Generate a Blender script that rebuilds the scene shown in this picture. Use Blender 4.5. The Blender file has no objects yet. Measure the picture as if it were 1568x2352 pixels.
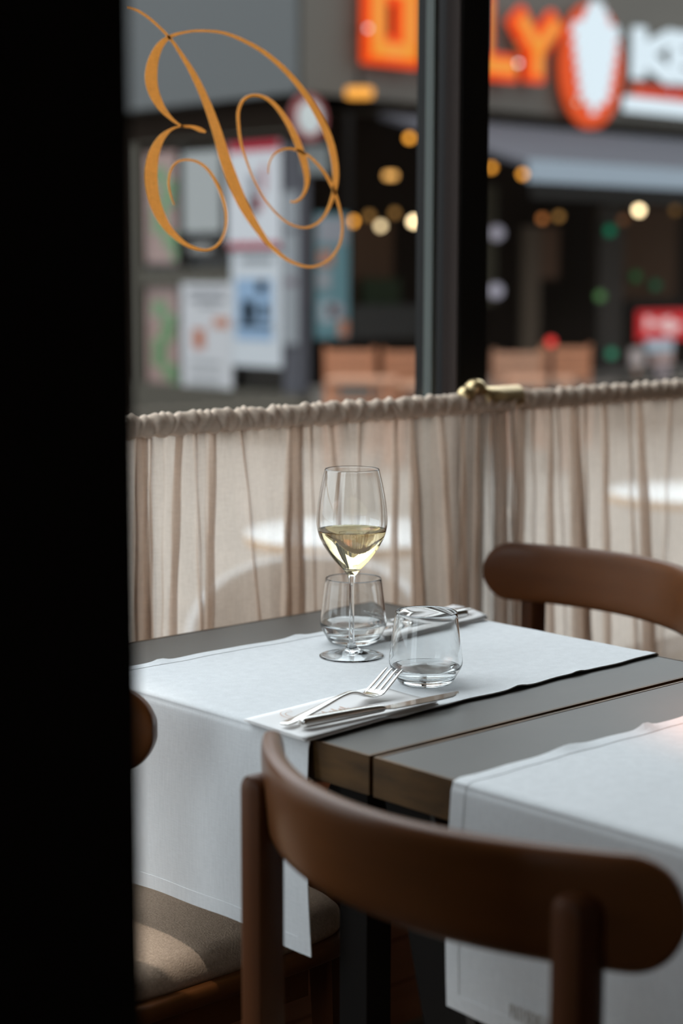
import bpy, bmesh, math, random
from mathutils import Vector, Matrix
random.seed(7)
sc = bpy.context.scene
C = sc.collection
PI = math.pi

# ------------------------------------------------------------------ camera, sky, lights, exposure
F_PX, PITCH, ROLL, YAW = 4083.2, .13302, .00209, .74581
CAM = Vector((-1.17435, -1.23035, 1.22))
ca, sa = math.cos(YAW), math.sin(YAW)
Rw, Fh = Vector((ca, -sa, 0)), Vector((sa, ca, 0))
FW = (math.cos(PITCH) * Fh - math.sin(PITCH) * Vector((0, 0, 1))).normalized()
UP0 = Rw.cross(FW)
RT = math.cos(ROLL) * Rw + math.sin(ROLL) * UP0
UP = -math.sin(ROLL) * Rw + math.cos(ROLL) * UP0
cd = bpy.data.cameras.new('camera')
cam = bpy.data.objects.new('camera', cd)
C.objects.link(cam)
cam.matrix_world = Matrix(((RT.x, UP.x, -FW.x, CAM.x), (RT.y, UP.y, -FW.y, CAM.y), (RT.z, UP.z, -FW.z, CAM.z), (0, 0, 0, 1)))
cd.sensor_fit = 'HORIZONTAL'
cd.sensor_width = 24
cd.lens = F_PX / 1568 * 24
cd.clip_start = .05
cd.dof.use_dof = True
cd.dof.focus_distance = 2.06
cd.dof.aperture_fstop = 2.75
cd.dof.aperture_blades = 9
sc.camera = cam

SKY = 5.2
w = bpy.data.worlds.new('overcast')
sc.world = w
w.use_nodes = True
bg = w.node_tree.nodes['Background']
# overcast sky: three times brighter overhead than at the horizon
_n, _l = w.node_tree.nodes.new, w.node_tree.links.new
_tc = _n('ShaderNodeTexCoord'); _sx = _n('ShaderNodeSeparateXYZ'); _mr = _n('ShaderNodeMapRange')
_mr.inputs['From Min'].default_value = 0; _mr.inputs['From Max'].default_value = 1
_mr.inputs['To Min'].default_value = SKY / 3; _mr.inputs['To Max'].default_value = SKY
_l(_tc.outputs['Generated'], _sx.inputs[0]); _l(_sx.outputs['Z'], _mr.inputs['Value']); _l(_mr.outputs[0], bg.inputs[1])
bg.inputs[0].default_value = (.87, .935, 1.0, 1)

def lamp(name, kind, loc, energy, color, **k):
    d = bpy.data.lights.new(name, kind)
    d.energy = energy
    d.color = color
    for a, v in k.items(): setattr(d, a, v)
    o = bpy.data.objects.new(name, d)
    C.objects.link(o)
    o.location = loc
    return o
def aim(o, t): o.rotation_euler = (Vector(t) - o.location).to_track_quat('-Z', 'Y').to_euler()

sc.view_settings.view_transform = 'Standard'
sc.view_settings.look = 'None'
sc.view_settings.gamma = 1
sc.view_settings.use_curve_mapping = False
sc.view_settings.exposure = 0
cy = sc.cycles
cy.use_denoising = True
cy.max_bounces = 12
cy.transmission_bounces = 12
cy.transparent_max_bounces = 24
cy.diffuse_bounces = 4
cy.glossy_bounces = 4
cy.sample_clamp_indirect = 6
cy.blur_glossy = .5

def hit(px, py, ax, val):
    d = FW + RT * ((px - 784) / F_PX) - UP * ((py - 1176) / F_PX)
    return CAM + d * ((val - CAM[ax]) / d[ax])

# ------------------------------------------------------------------ materials
def lin(c):
    def f(v):
        v /= 255
        return v / 12.92 if v <= .04045 else ((v + .055) / 1.055) ** 2.4
    return tuple(f(v) for v in c) + (1,)
def mat(name, col, rough=.5, metal=0, emit=0, spec=.5, bump=0, bscale=50, var=0, vscale=5, stretch=(1, 1, 1), trans=0, ior=1.45, ecol=None, coat=0):
    m = bpy.data.materials.new(name)
    m.use_nodes = True
    nt = m.node_tree
    b = nt.nodes['Principled BSDF']
    c = col if len(col) == 4 else tuple(col) + (1,)
    b.inputs['Base Color'].default_value = c
    b.inputs['Roughness'].default_value = rough
    b.inputs['Metallic'].default_value = metal
    b.inputs['Specular IOR Level'].default_value = spec
    b.inputs['IOR'].default_value = ior
    b.inputs['Transmission Weight'].default_value = trans
    b.inputs['Coat Weight'].default_value = coat
    if emit:
        b.inputs['Emission Color'].default_value = ecol or c
        b.inputs['Emission Strength'].default_value = emit
    if bump or var:
        tc = nt.nodes.new('ShaderNodeTexCoord')
        mp = nt.nodes.new('ShaderNodeMapping')
        mp.inputs['Scale'].default_value = stretch
        nt.links.new(tc.outputs['Object'], mp.inputs[0])
    if bump:
        n = nt.nodes.new('ShaderNodeTexNoise')
        n.inputs['Scale'].default_value = bscale
        n.inputs['Detail'].default_value = 4
        nt.links.new(mp.outputs[0], n.inputs['Vector'])
        bp = nt.nodes.new('ShaderNodeBump')
        bp.inputs['Strength'].default_value = bump
        bp.inputs['Distance'].default_value = .002
        nt.links.new(n.outputs['Fac'], bp.inputs['Height'])
        nt.links.new(bp.outputs[0], b.inputs['Normal'])
    if var:
        n = nt.nodes.new('ShaderNodeTexNoise')
        n.inputs['Scale'].default_value = vscale
        n.inputs['Detail'].default_value = 5
        nt.links.new(mp.outputs[0], n.inputs['Vector'])
        mr = nt.nodes.new('ShaderNodeMapRange')
        mr.inputs['From Min'].default_value = .3
        mr.inputs['From Max'].default_value = .7
        mr.inputs['To Min'].default_value = 1 - var
        mr.inputs['To Max'].default_value = 1 + var
        nt.links.new(n.outputs['Fac'], mr.inputs['Value'])
        h = nt.nodes.new('ShaderNodeHueSaturation')
        h.inputs['Color'].default_value = c
        nt.links.new(mr.outputs[0], h.inputs['Value'])
        nt.links.new(h.outputs[0], b.inputs['Base Color'])
    return m

M = {}
M['black'] = mat('matt_black_paint', (.006, .005, .0045), .75, spec=.25, bump=.05)
M['frame'] = mat('dark_window_frame', (.006, .0055, .005), .6, spec=.2)
M['frame_side'] = mat('frame_side', (.050, .038, .034), .75, spec=.12)
M['gasket'] = mat('grey_green_gasket', (.085, .095, .088), .6, spec=.2)
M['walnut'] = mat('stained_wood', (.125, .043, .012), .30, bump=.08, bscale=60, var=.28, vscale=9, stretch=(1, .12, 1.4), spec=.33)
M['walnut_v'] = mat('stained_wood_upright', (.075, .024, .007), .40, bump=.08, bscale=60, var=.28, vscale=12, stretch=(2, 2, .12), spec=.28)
M['seat'] = mat('beige_wool', (.46, .34, .25), .95, bump=.5, bscale=420, var=.12, vscale=260, spec=.1)
M['slate'] = mat('slate_grey_laminate', (.094, .088, .079), .42, bump=.04, bscale=30, var=.10, vscale=6, spec=.42)
M['bronze'] = mat('brushed_bronze_edge', (.095, .048, .0145), .5, metal=.25, var=.35, vscale=14, stretch=(1, 1, 5), bump=.05, bscale=150)
M['bronze_hi'] = mat('bronze_rim', (.42, .25, .12), .35, metal=.7)
M['steel_black'] = mat('black_steel', (.009, .0075, .0065), .55, spec=.12)
M['steel_lit'] = mat('black_steel_lit', (.035, .031, .028), .5, spec=.4)
M['brass'] = mat('polished_brass', (.66, .50, .27), .32, metal=1)
M['gold'] = None
M['cutlery'] = mat('polished_steel', (.72, .70, .67), .12, metal=1)
M['paper'] = mat('white_paper', (.80, .78, .77), .8, bump=.05, bscale=200, spec=.2)
M['copper_ink'] = mat('copper_ink', (.50, .27, .16), .5)
M['wall'] = mat('warm_wall', (.32, .26, .20), .9)
M['ceiling'] = mat('ceiling_paint', (.30, .28, .25), .9)
M['plank'] = mat('dark_oak', (.036, .022, .015), .55, var=.3, vscale=9, stretch=(.3, 3, 1), bump=.1, bscale=60)
M['panel'] = mat('terracotta_wood', (.42, .17, .085), .6, var=.15, vscale=8, stretch=(.2, 1, 4))
M['pave'] = mat('pale_pavement', (.20, .18, .158), .8, var=.12, vscale=1.5)
M['glass'] = None

def glass_mat(name, tint=(1, 1, 1), ior=1.5):
    m = bpy.data.materials.new(name)
    m.use_nodes = True
    nt = m.node_tree
    nt.nodes.remove(nt.nodes['Principled BSDF'])
    g = nt.nodes.new('ShaderNodeBsdfGlass')
    g.inputs['Color'].default_value = tuple(tint) + (1,)
    g.inputs['Roughness'].default_value = 0
    g.inputs['IOR'].default_value = ior
    nt.links.new(g.outputs[0], nt.nodes['Material Output'].inputs[0])
    return m
M['crystal'] = glass_mat('clear_crystal', (.985, .99, .99), 1.5)
M['water'] = glass_mat('still_water', (.98, .985, .985), 1.333)
M['wine'] = glass_mat('white_wine', (.985, .905, .70), 1.345)
def pane_mat():
    m = bpy.data.materials.new('window_pane')
    m.use_nodes = True
    nt = m.node_tree
    nt.nodes.remove(nt.nodes['Principled BSDF'])
    t = nt.nodes.new('ShaderNodeBsdfTransparent'); t.inputs[0].default_value = (.96, .975, .97, 1)
    g = nt.nodes.new('ShaderNodeBsdfGlossy'); g.inputs['Roughness'].default_value = .01
    f = nt.nodes.new('ShaderNodeFresnel'); f.inputs[0].default_value = 1.3
    mx = nt.nodes.new('ShaderNodeMixShader')
    geo = nt.nodes.new('ShaderNodeNewGeometry'); inv = nt.nodes.new('ShaderNodeMath'); inv.operation = 'SUBTRACT'; inv.inputs[0].default_value = 1
    nt.links.new(geo.outputs['Backfacing'], inv.inputs[1])
    mu_ = nt.nodes.new('ShaderNodeMath'); mu_.operation = 'MULTIPLY'
    nt.links.new(f.outputs[0], mu_.inputs[0]); nt.links.new(inv.outputs[0], mu_.inputs[1])
    nt.links.new(mu_.outputs[0], mx.inputs[0]); nt.links.new(t.outputs[0], mx.inputs[1]); nt.links.new(g.outputs[0], mx.inputs[2])
    nt.links.new(mx.outputs[0], nt.nodes['Material Output'].inputs[0])
    return m
M['pane'] = pane_mat()
def linen_mat(name, col, see, transl, mott=.10, bump=.25):
    m = bpy.data.materials.new(name)
    m.use_nodes = True
    nt = m.node_tree
    L = nt.links.new
    nt.nodes.remove(nt.nodes['Principled BSDF'])
    tc = nt.nodes.new('ShaderNodeTexCoord')
    mp = nt.nodes.new('ShaderNodeMapping'); mp.inputs['Scale'].default_value = (4, 4, 40)
    L(tc.outputs['Object'], mp.inputs[0])
    n = nt.nodes.new('ShaderNodeTexNoise'); n.inputs['Scale'].default_value = 22; n.inputs['Detail'].default_value = 6
    L(mp.outputs[0], n.inputs['Vector'])
    mp2 = nt.nodes.new('ShaderNodeMapping'); mp2.inputs['Scale'].default_value = (40, 40, 3)
    L(tc.outputs['Object'], mp2.inputs[0])
    n2 = nt.nodes.new('ShaderNodeTexNoise'); n2.inputs['Scale'].default_value = 14; n2.inputs['Detail'].default_value = 6
    L(mp2.outputs[0], n2.inputs['Vector'])
    av = nt.nodes.new('ShaderNodeMath'); av.operation = 'ADD'
    L(n.outputs['Fac'], av.inputs[0]); L(n2.outputs['Fac'], av.inputs[1])
    mr = nt.nodes.new('ShaderNodeMapRange')
    mr.inputs['From Min'].default_value = .7; mr.inputs['From Max'].default_value = 1.3
    mr.inputs['To Min'].default_value = 1 - mott; mr.inputs['To Max'].default_value = 1 + mott
    L(av.outputs[0], mr.inputs['Value'])
    h = nt.nodes.new('ShaderNodeHueSaturation'); h.inputs['Color'].default_value = tuple(col) + (1,)
    L(mr.outputs[0], h.inputs['Value'])
    bp = nt.nodes.new('ShaderNodeBump'); bp.inputs['Strength'].default_value = bump; bp.inputs['Distance'].default_value = .00018
    L(av.outputs[0], bp.inputs['Height'])
    d = nt.nodes.new('ShaderNodeBsdfDiffuse'); t = nt.nodes.new('ShaderNodeBsdfTranslucent'); tr = nt.nodes.new('ShaderNodeBsdfTransparent')
    L(h.outputs[0], d.inputs[0]); L(h.outputs[0], t.inputs[0]); L(bp.outputs[0], d.inputs['Normal'])
    m1 = nt.nodes.new('ShaderNodeMixShader'); m1.inputs[0].default_value = transl
    L(d.outputs[0], m1.inputs[1]); L(t.outputs[0], m1.inputs[2])
    if see:
        m2 = nt.nodes.new('ShaderNodeMixShader'); m2.inputs[0].default_value = see
        L(m1.outputs[0], m2.inputs[1]); L(tr.outputs[0], m2.inputs[2])
        L(m2.outputs[0], nt.nodes['Material Output'].inputs[0])
    else:
        L(m1.outputs[0], nt.nodes['Material Output'].inputs[0])
    return m
M['linen'] = linen_mat('sheer_linen', (.66, .52, .42), .36, .55)
M['linen_thick'] = linen_mat('gathered_linen', (.80, .65, .53), .0, .10)
M['cloth'] = linen_mat('white_cotton', (.80, .81, .82), .0, .12, mott=.05)
M['cloth_hem'] = linen_mat('white_cotton_hem', (.80, .81, .82), .0, .12, mott=.05)

M['gold'] = linen_mat('gold_leaf_vinyl', (.95, .62, .26), .0, .5, bump=.02)

# ------------------------------------------------------------------ mesh helpers
def mk(name, vs, fs, m, parent=None, smooth=False, kind=None):
    me = bpy.data.meshes.new(name)
    me.from_pydata([tuple(v) for v in vs], [], fs)
    me.update()
    if smooth:
        for p in me.polygons: p.use_smooth = True
    o = bpy.data.objects.new(name, me)
    if m: me.materials.append(m)
    C.objects.link(o)
    if parent: o.parent = parent
    if kind: o['kind'] = kind
    return o
def bmo(name, bm, m, parent=None, smooth=False, kind=None, bevel=0, seg=2, auto=True):
    if bevel:
        bmesh.ops.bevel(bm, geom=[e for e in bm.edges if e.calc_face_angle(0) > .5], offset=bevel, segments=seg, affect='EDGES', profile=.5)
    bmesh.ops.recalc_face_normals(bm, faces=bm.faces)
    me = bpy.data.meshes.new(name)
    bm.to_mesh(me); bm.free()
    if smooth or bevel:
        for p in me.polygons: p.use_smooth = True
        if bevel or not auto:
            try: me.set_sharp_from_angle(angle=.7)
            except Exception: pass
    me.materials.append(m)
    o = bpy.data.objects.new(name, me)
    C.objects.link(o)
    if parent: o.parent = parent
    if kind: o['kind'] = kind
    return o
def box(bm, x0, x1, y0, y1, z0, z1):
    v = [bm.verts.new((x, y, z)) for z in (z0, z1) for x, y in ((x0, y0), (x1, y0), (x1, y1), (x0, y1))]
    for f in ((0, 3, 2, 1), (4, 5, 6, 7), (0, 1, 5, 4), (1, 2, 6, 5), (2, 3, 7, 6), (3, 0, 4, 7)): bm.faces.new([v[i] for i in f])
    return v
def bx(name, x0, x1, y0, y1, z0, z1, m, parent=None, bevel=0, kind=None):
    bm = bmesh.new(); box(bm, min(x0, x1), max(x0, x1), min(y0, y1), max(y0, y1), min(z0, z1), max(z0, z1))
    return bmo(name, bm, m, parent, bevel=bevel, kind=kind)
def hexa(name, bot, top, m, parent=None, bevel=0):
    bm = bmesh.new()
    v = [bm.verts.new(p) for p in list(bot) + list(top)]
    for f in ((0, 3, 2, 1), (4, 5, 6, 7), (0, 1, 5, 4), (1, 2, 6, 5), (2, 3, 7, 6), (3, 0, 4, 7)): bm.faces.new([v[i] for i in f])
    return bmo(name, bm, m, parent, bevel=bevel)
def lathe(name, prof, m, parent=None, n=64, closed=True, loc=(0, 0, 0)):
    vs, fs = [], []
    ring = []
    for r, z in prof:
        if r < 1e-6:
            vs.append((loc[0], loc[1], loc[2] + z)); ring.append([len(vs) - 1] * n)
        else:
            s = len(vs)
            for i in range(n):
                a = 2 * PI * i / n
                vs.append((loc[0] + r * math.cos(a), loc[1] + r * math.sin(a), loc[2] + z))
            ring.append(list(range(s, s + n)))
    for A, B in zip(ring[:-1], ring[1:]):
        for i in range(n):
            j = (i + 1) % n
            q = [A[i], A[j], B[j], B[i]]
            u = []
            for k in q:
                if k not in u: u.append(k)
            if len(u) > 2: fs.append(u)
    o = mk(name, vs, fs, m, parent, smooth=True)
    bm = bmesh.new(); bm.from_mesh(o.data); bmesh.ops.recalc_face_normals(bm, faces=bm.faces); bm.to_mesh(o.data); bm.free()
    for p in o.data.polygons: p.use_smooth = True
    return o
def spline(pts, sub=8):
    out = []
    P = [list(p) for p in pts]
    n = len(P)
    for i in range(n - 1):
        p0 = P[max(i - 1, 0)]; p1 = P[i]; p2 = P[i + 1]; p3 = P[min(i + 2, n - 1)]
        for s in range(sub):
            t = s / sub
            out.append([.5 * (2 * b + (c - a) * t + (2 * a - 5 * b + 4 * c - d) * t * t + (-a + 3 * b - 3 * c + d) * t ** 3) for a, b, c, d in zip(p0, p1, p2, p3)])
    out.append(P[-1])
    return out
def tube(name, pts, rad, m, parent=None, n=10, kind=None):
    pts = [Vector(p[:3]) for p in pts]
    rads = rad if isinstance(rad, list) else [rad] * len(pts)
    vs, fs = [], []
    up = Vector((0, 0, 1))
    for i, p in enumerate(pts):
        d = (pts[min(i + 1, len(pts) - 1)] - pts[max(i - 1, 0)]).normalized()
        s = d.cross(up)
        if s.length < .05: s = d.cross(Vector((1, 0, 0)))
        s.normalize(); t = s.cross(d)
        for k in range(n):
            a = 2 * PI * k / n
            vs.append(p + (s * math.cos(a) + t * math.sin(a)) * rads[i])
    for i in range(len(pts) - 1):
        for k in range(n):
            k2 = (k + 1) % n
            fs.append([i * n + k, i * n + k2, (i + 1) * n + k2, (i + 1) * n + k])
    fs.append(list(range(n))[::-1]); fs.append(list(range((len(pts) - 1) * n, len(pts) * n)))
    return mk(name, vs, fs, m, parent, smooth=True, kind=kind)
def ball(name, loc, r, m, parent=None, sz=1):
    bm = bmesh.new()
    bmesh.ops.create_uvsphere(bm, u_segments=16, v_segments=10, radius=r)
    for v in bm.verts: v.co = Vector((v.co.x + loc[0], v.co.y + loc[1], v.co.z * sz + loc[2]))
    return bmo(name, bm, m, parent, smooth=True)
def tag(o, label=None, cat=None, group=None, kind=None):
    if label: o['label'] = label
    if cat: o['category'] = cat
    if group: o['group'] = group
    if kind: o['kind'] = kind
    return o
def thing(name, label, cat, loc=(0, 0, 0), rz=0, group=None):
    o = bpy.data.objects.new(name, None)
    o.empty_display_size = .1
    C.objects.link(o); o.location = loc; o.rotation_euler = (0, 0, rz)
    return tag(o, label, cat, group)
def copy_tree(o, parent=None):
    c = o.copy(); C.objects.link(c)
    if parent: c.parent = parent
    for ch in list(o.children): copy_tree(ch, c)
    return c
def struct(o, label=None):
    o['kind'] = 'structure'
    if label: o['label'] = label
    return o
def subsurf(o, l=2):
    md = o.modifiers.new('s', 'SUBSURF'); md.levels = l; md.render_levels = l

# ------------------------------------------------------------------ room shell
YG = .777            # glass plane
ZST = -.35           # street level
fl = struct(bx('floor', -3.4, 5, -5, .95, -.12, -.012, M['plank']), 'dark stained wooden plank floor')
k = 0
pl_me = None
for j in range(14):
    for i in range(5):
        x0 = -1.2 + i * .8 + (j % 2) * .37; y0 = -1.0 + j * .12
        if x0 > 2.6 or y0 + .117 > .72: continue
        if pl_me is None:
            o = bx('plank', 0, .795, 0, .116, -.012, 0, M['plank'], fl, bevel=.002); pl_me = o.data
        else:
            o = bpy.data.objects.new('plank', pl_me); C.objects.link(o); o.parent = fl
        o.location = (x0, y0, 0)
struct(bx('ceiling', -3.4, 5, -5, .95, 3.6, 3.7, M['ceiling']))
struct(bx('wall_back', -3.4, 5, -5.1, -5, -.1, 3.6, M['wall']))
WLX = -2.6
wl = struct(bx('wall_left', WLX - .1, WLX, -5, -.75, -.1, 3.6, M['wall']), 'left wall around a large added side window')
bx('pier', WLX - .1, WLX, .45, .95, -.1, 3.6, M['wall'], wl)
bx('parapet', WLX - .1, WLX, -.75, .45, -.1, .35, M['wall'], wl)
bx('lintel', WLX - .1, WLX, -.75, .45, 2.6, 3.6, M['wall'], wl)
w3 = bpy.data.objects.new('added_window', None); C.objects.link(w3); struct(w3, 'large side window added left of the camera, outside the view, for daylight')  # unseen window added so daylight reaches the chair seat and cloth
bx('pane', WLX - .06, WLX - .054, -.71, .41, .39, 2.56, M['pane'], w3)  # pane of the added unseen window
for y_ in (-.75, -.17, .41): bx('added_window_bar', WLX - .08, WLX - .03, y_, y_ + .04, .35, 2.6, M['frame'], w3)
struct(bx('wall_right', 5, 5.1, -5, .95, -.1, 3.6, M['wall']))
wf = bx('wall_front', -3.4, 5, .74, .90, -.4, .46, M['wall']); struct(wf, 'low wall under the window, clad in warm wooden boards')
for i in range(6):
    bx('board', -.6, 3.0, .725, .74, .012 + i * .074, .082 + i * .074, M['panel'], wf, bevel=.002)
struct(bx('windowsill', -3.4, 5, .72, .94, .46, .485, M['frame']))
# black pillar close to the lens
pa = hit(311, 1176, 0, -.588)
pil = struct(bx('pillar', -.95, -.588, pa.y, pa.y + .30, 0, 3.6, M['black'], bevel=.004), 'matt black pillar close to the camera, filling the left of the view')

# windows
def window(name, x0, x1, label):
    r = bpy.data.objects.new(name, None); C.objects.link(r); struct(r, label)
    bx('pane', x0 + .03, x1 - .03, YG, YG + .006, .50, 3.46, M['pane'], r)
    for a, b in ((x0 + .022, x0 + .032), (x1 - .032, x1 - .022)):
        bx('gasket', a, b, YG - .006, YG + .012, .50, 3.46, M['gasket'], r, bevel=.001)
    bx('bottom_rail', x0 + .02, x1 - .02, YG - .02, YG + .04, .485, .515, M['frame'], r, bevel=.002)
    bx('top_rail', x0 + .02, x1 - .02, YG - .02, YG + .04, 3.45, 3.6, M['frame'], r, bevel=.002)
    return r
MX0, MX1 = hit(1055, 800, 1, .74).x, hit(1116, 800, 1, .74).x
window('window_1', -1.4, MX0 + .0, 'left window pane with gold calligraphy painted on it')
window('window_2', MX1 - .0, 4.6, 'right window pane beyond the dark mullion')
mu = struct(bx('mullion', MX0, MX1, .74, .84, .485, 3.6, M['frame'], bevel=.002), 'dark upright window mullion between the two panes')
bx('side_cover', MX0 - .004, MX0 + .001, .743, YG - .004, .49, 3.6, M['frame_side'], mu, bevel=.001)
struct(bx('trim_1', WLX, -1.4, .74, .84, .485, 3.6, M['frame']))
struct(bx('trim_2', 4.6, 5, .74, .84, .485, 3.6, M['frame']))

# ------------------------------------------------------------------ gold monogram on the glass and on the napkins
STROKES = [
 [(0,35,9),(60,55,11),(130,105,12),(210,185,13),(270,270,19),(330,370,30),(390,500,38),(440,640,46),(475,760,52),(510,860,55),(560,980,50),(610,1070,40),(660,1145,29),(700,1195,23),(780,1262,16),(870,1297,13),(940,1290,12),(1000,1250,12),(1040,1180,11),(1050,1100,11),(1038,1020,13),(1010,930,15),(975,860,14),(930,800,13),(880,755,12),(820,728,12),(770,725,11),(720,750,9),(695,795,7),(690,845,4)],
 [(385,643,10),(360,632,22),(320,618,16),(270,614,8),(215,632,14),(165,680,36),(132,755,54),(120,850,62),(130,950,58),(160,1040,50),(205,1115,36),(275,1180,22),(340,1210,15),(400,1215,12),(450,1185,12),(480,1120,12),(485,1045,14),(470,970,16),(440,895,15),(400,830,14),(350,790,13),(295,778,11),(245,790,10),(215,830,10),(205,890,10),(215,950,9),(232,998,4)],
 [(300,622,4),(262,610,9),(215,575,18),(165,515,38),(130,440,54),(120,370,60),(132,290,50),(165,220,34),(215,178,18),(290,156,12),(370,150,12),(470,160,14),(570,198,17),(670,255,20),(770,340,24),(860,445,28),(930,555,32),(980,660,35),(1008,760,34),(1018,860,30),(1008,940,20),(975,1030,14),(930,1085,12),(870,1108,11),(800,1092,10),(735,1045,9),(670,965,8),(620,875,9),(585,785,10),(558,700,13),(545,610,15),(545,540,15),(570,485,14),(620,463,13),(680,478,17),(735,525,22),(790,605,28),(830,690,33),(862,780,34),(878,860,28),(872,920,18),(850,962,13),(820,982,12),(797,980,8)],
]
def ribbon(name, pts, fmap, nrm, m, parent, th=.0006):
    vs, fs = [], []
    P = [(Vector((a, b)), c) for a, b, c in spline(pts, 7)]
    for i, (p, wd) in enumerate(P):
        d = P[min(i + 1, len(P) - 1)][0] - P[max(i - 1, 0)][0]
        d.normalize(); s = Vector((-d.y, d.x)) * wd * .5
        a, b = fmap(p + s), fmap(p - s)
        vs += [a, b, b + nrm * th, a + nrm * th]
    for i in range(len(P) - 1):
        for k in range(4):
            k2 = (k + 1) % 4
            fs.append([i * 4 + k, i * 4 + k2, i * 4 + 4 + k2, i * 4 + 4 + k])
    fs += [[3, 2, 1, 0], [len(vs) - 4, len(vs) - 3, len(vs) - 2, len(vs) - 1]]
    return mk(name, vs, fs, m, parent)
lg = thing('window_monogram', 'gold calligraphic monogram painted on the left window pane', 'lettering', (0, 0, 0))
for s in STROKES:
    ribbon('brush_stroke', s, lambda p: hit(290 + p.x / 2.119, p.y / 2.119, 1, YG - .0012), Vector((0, -1, 0)), M['gold'], lg)

# ------------------------------------------------------------------ cafe curtains on a brass rod
YR = .70
zr = 1.0173
rod = thing('curtain_rod', 'brass curtain rod on a bracket at the dark mullion', 'curtain rod', (0, YR, zr))
tube('rod', [(-1.3, 0, 0), (4.5, 0, 0)], .0065, M['brass'], rod, 16)
xb0 = hit(1118, 890, 1, YR).x; xb1 = hit(1190, 890, 1, YR).x
tube('sleeve', [(xb0 - .010, .003, .008), (xb0, .003, .008), (xb1, .003, .008)], .0170, M['brass'], rod, 24)
xm = (MX0 + MX1) / 2
tube('bracket_arm', [(xm, .0, .012), (xm, .02, .012), (xm, .04, .012)], .007, M['brass'], rod, 14)
xk = hit(1092, 885, 1, YR).x
lathe('knob', [(0, -.004), (.013, -.004), (.0175, .002), (.0175, .010), (.012, .016), (.008, .019), (0, .020)], M['brass'], rod, 28, loc=(xk + .004, .004, .018))
ball('screw_cap', (xk - .022, 0, .014), .0145, M['brass'], rod)

# folds: (px at rod, px at table level, width px top, width px bottom)
FOLDS_L = [(322, 322, 16, 26), (345, 347, 6, 14), (412, 395, 10, 3), (447, 462, 5, 2), (490, 480, 4, 7), (552, 597, 5, 9), (676, 672, 20, 40), (712, 724, 4, 7), (757, 788, 4, 2), (826, 822, 5, 6), (908, 905, 6, 5), (944, 960, 14, 34), (1010, 1036, 4, 10), (1062, 1062, 10, 24), (1098, 1090, 5, 5), (1126, 1120, 4, 8), (1148, 1150, 20, 26), (1178, 1178, 14, 20)]
FOLDS_R = [(1197, 1192, 9, 9), (1222, 1226, 7, 5), (1262, 1262, 6, 6), (1278, 1292, 4, 8), (1312, 1330, 16, 38), (1340, 1346, 5, 3), (1385, 1390, 8, 6), (1440, 1452, 6, 3), (1464, 1482, 5, 22), (1538, 1522, 3, 8), (1600, 1605, 10, 16), (1650, 1660, 6, 12), (1720, 1710, 10, 20), (1790, 1800, 6, 10)]
def xt(px): return hit(px, 940, 1, YR).x
def xbm(px): return hit(px, 1420, 1, YR).x
def curtain_sheet(parent, px0, px1, folds):
    cols = [(xt(px0), 0, xbm(px0), 0)]
    fl_ = [f for f in folds if px0 < f[0] < px1]
    prev = (px0, px0)
    sc_t = (xt(1000) - xt(900)) / 100; sc_b = (xbm(1000) - xbm(900)) / 100
    sgn = 1
    for f in fl_ + [(px1, px1, 0, 0)]:
        a_t, a_b = prev; b_t, b_b = f[0], f[1]
        n = max(3, int(abs(b_t - a_t) / 7))
        ph = random.random() * 6
        for i in range(1, n):
            t = i / n
            env = math.sin(PI * t)
            yy = .006 * env * math.sin(ph + t * 5) + .0025 * env * math.sin(t * 17 + ph)
            cols.append((xt(a_t + (b_t - a_t) * t), yy * .7, xbm(a_b + (b_b - a_b) * t), yy * 1.4))
        if f[2]:
            X, Xb = xt(f[0]), xbm(f[1]); wt = f[2] * sc_t / 2; wb = f[3] * sc_b / 2
            d = .007
            for u, y in ((-1.0, 0), (-.3, -.35), (.5, -.75), (.95, -1), (1.0, -.75), (.8, -.35), (0, 0), (-.8, .35), (-1.0, .75), (-.95, 1), (-.5, .75), (.3, .35), (1.0, 0)):
                cols.append((X + u * wt, y * d * .7 * sgn, Xb + u * wb, y * d * sgn))
            sgn = -sgn
        prev = (f[0], f[1])
    cols.append((xt(px1), 0, xbm(px1), 0))
    z1, z0 = zr - .012, .50
    rows = 44
    vs, fs = [], []
    zb = .70
    for ci, (a, ya, b, yb) in enumerate(cols):
        for r in range(rows + 1):
            t = r / rows
            z = z1 + (z0 - z1) * t
            k = min(1.6, (z1 - z) / (z1 - zb))
            kk = k ** .8
            g = max(0, 1 - k * 3)
            x = a + (b - a) * kk
            y = ya + (yb - ya) * kk + .0022 * g * math.sin(ci * 1.7) + .0012 * math.sin(z * 40 + ci * .3)
            vs.append((x, YR + y, z))
    R1 = rows + 1
    for c in range(len(cols) - 1):
        for r in range(rows):
            fs.append([c * R1 + r, (c + 1) * R1 + r, (c + 1) * R1 + r + 1, c * R1 + r + 1])
    return mk('sheer_panel', vs, fs, M['linen'], parent, smooth=True)
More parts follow.
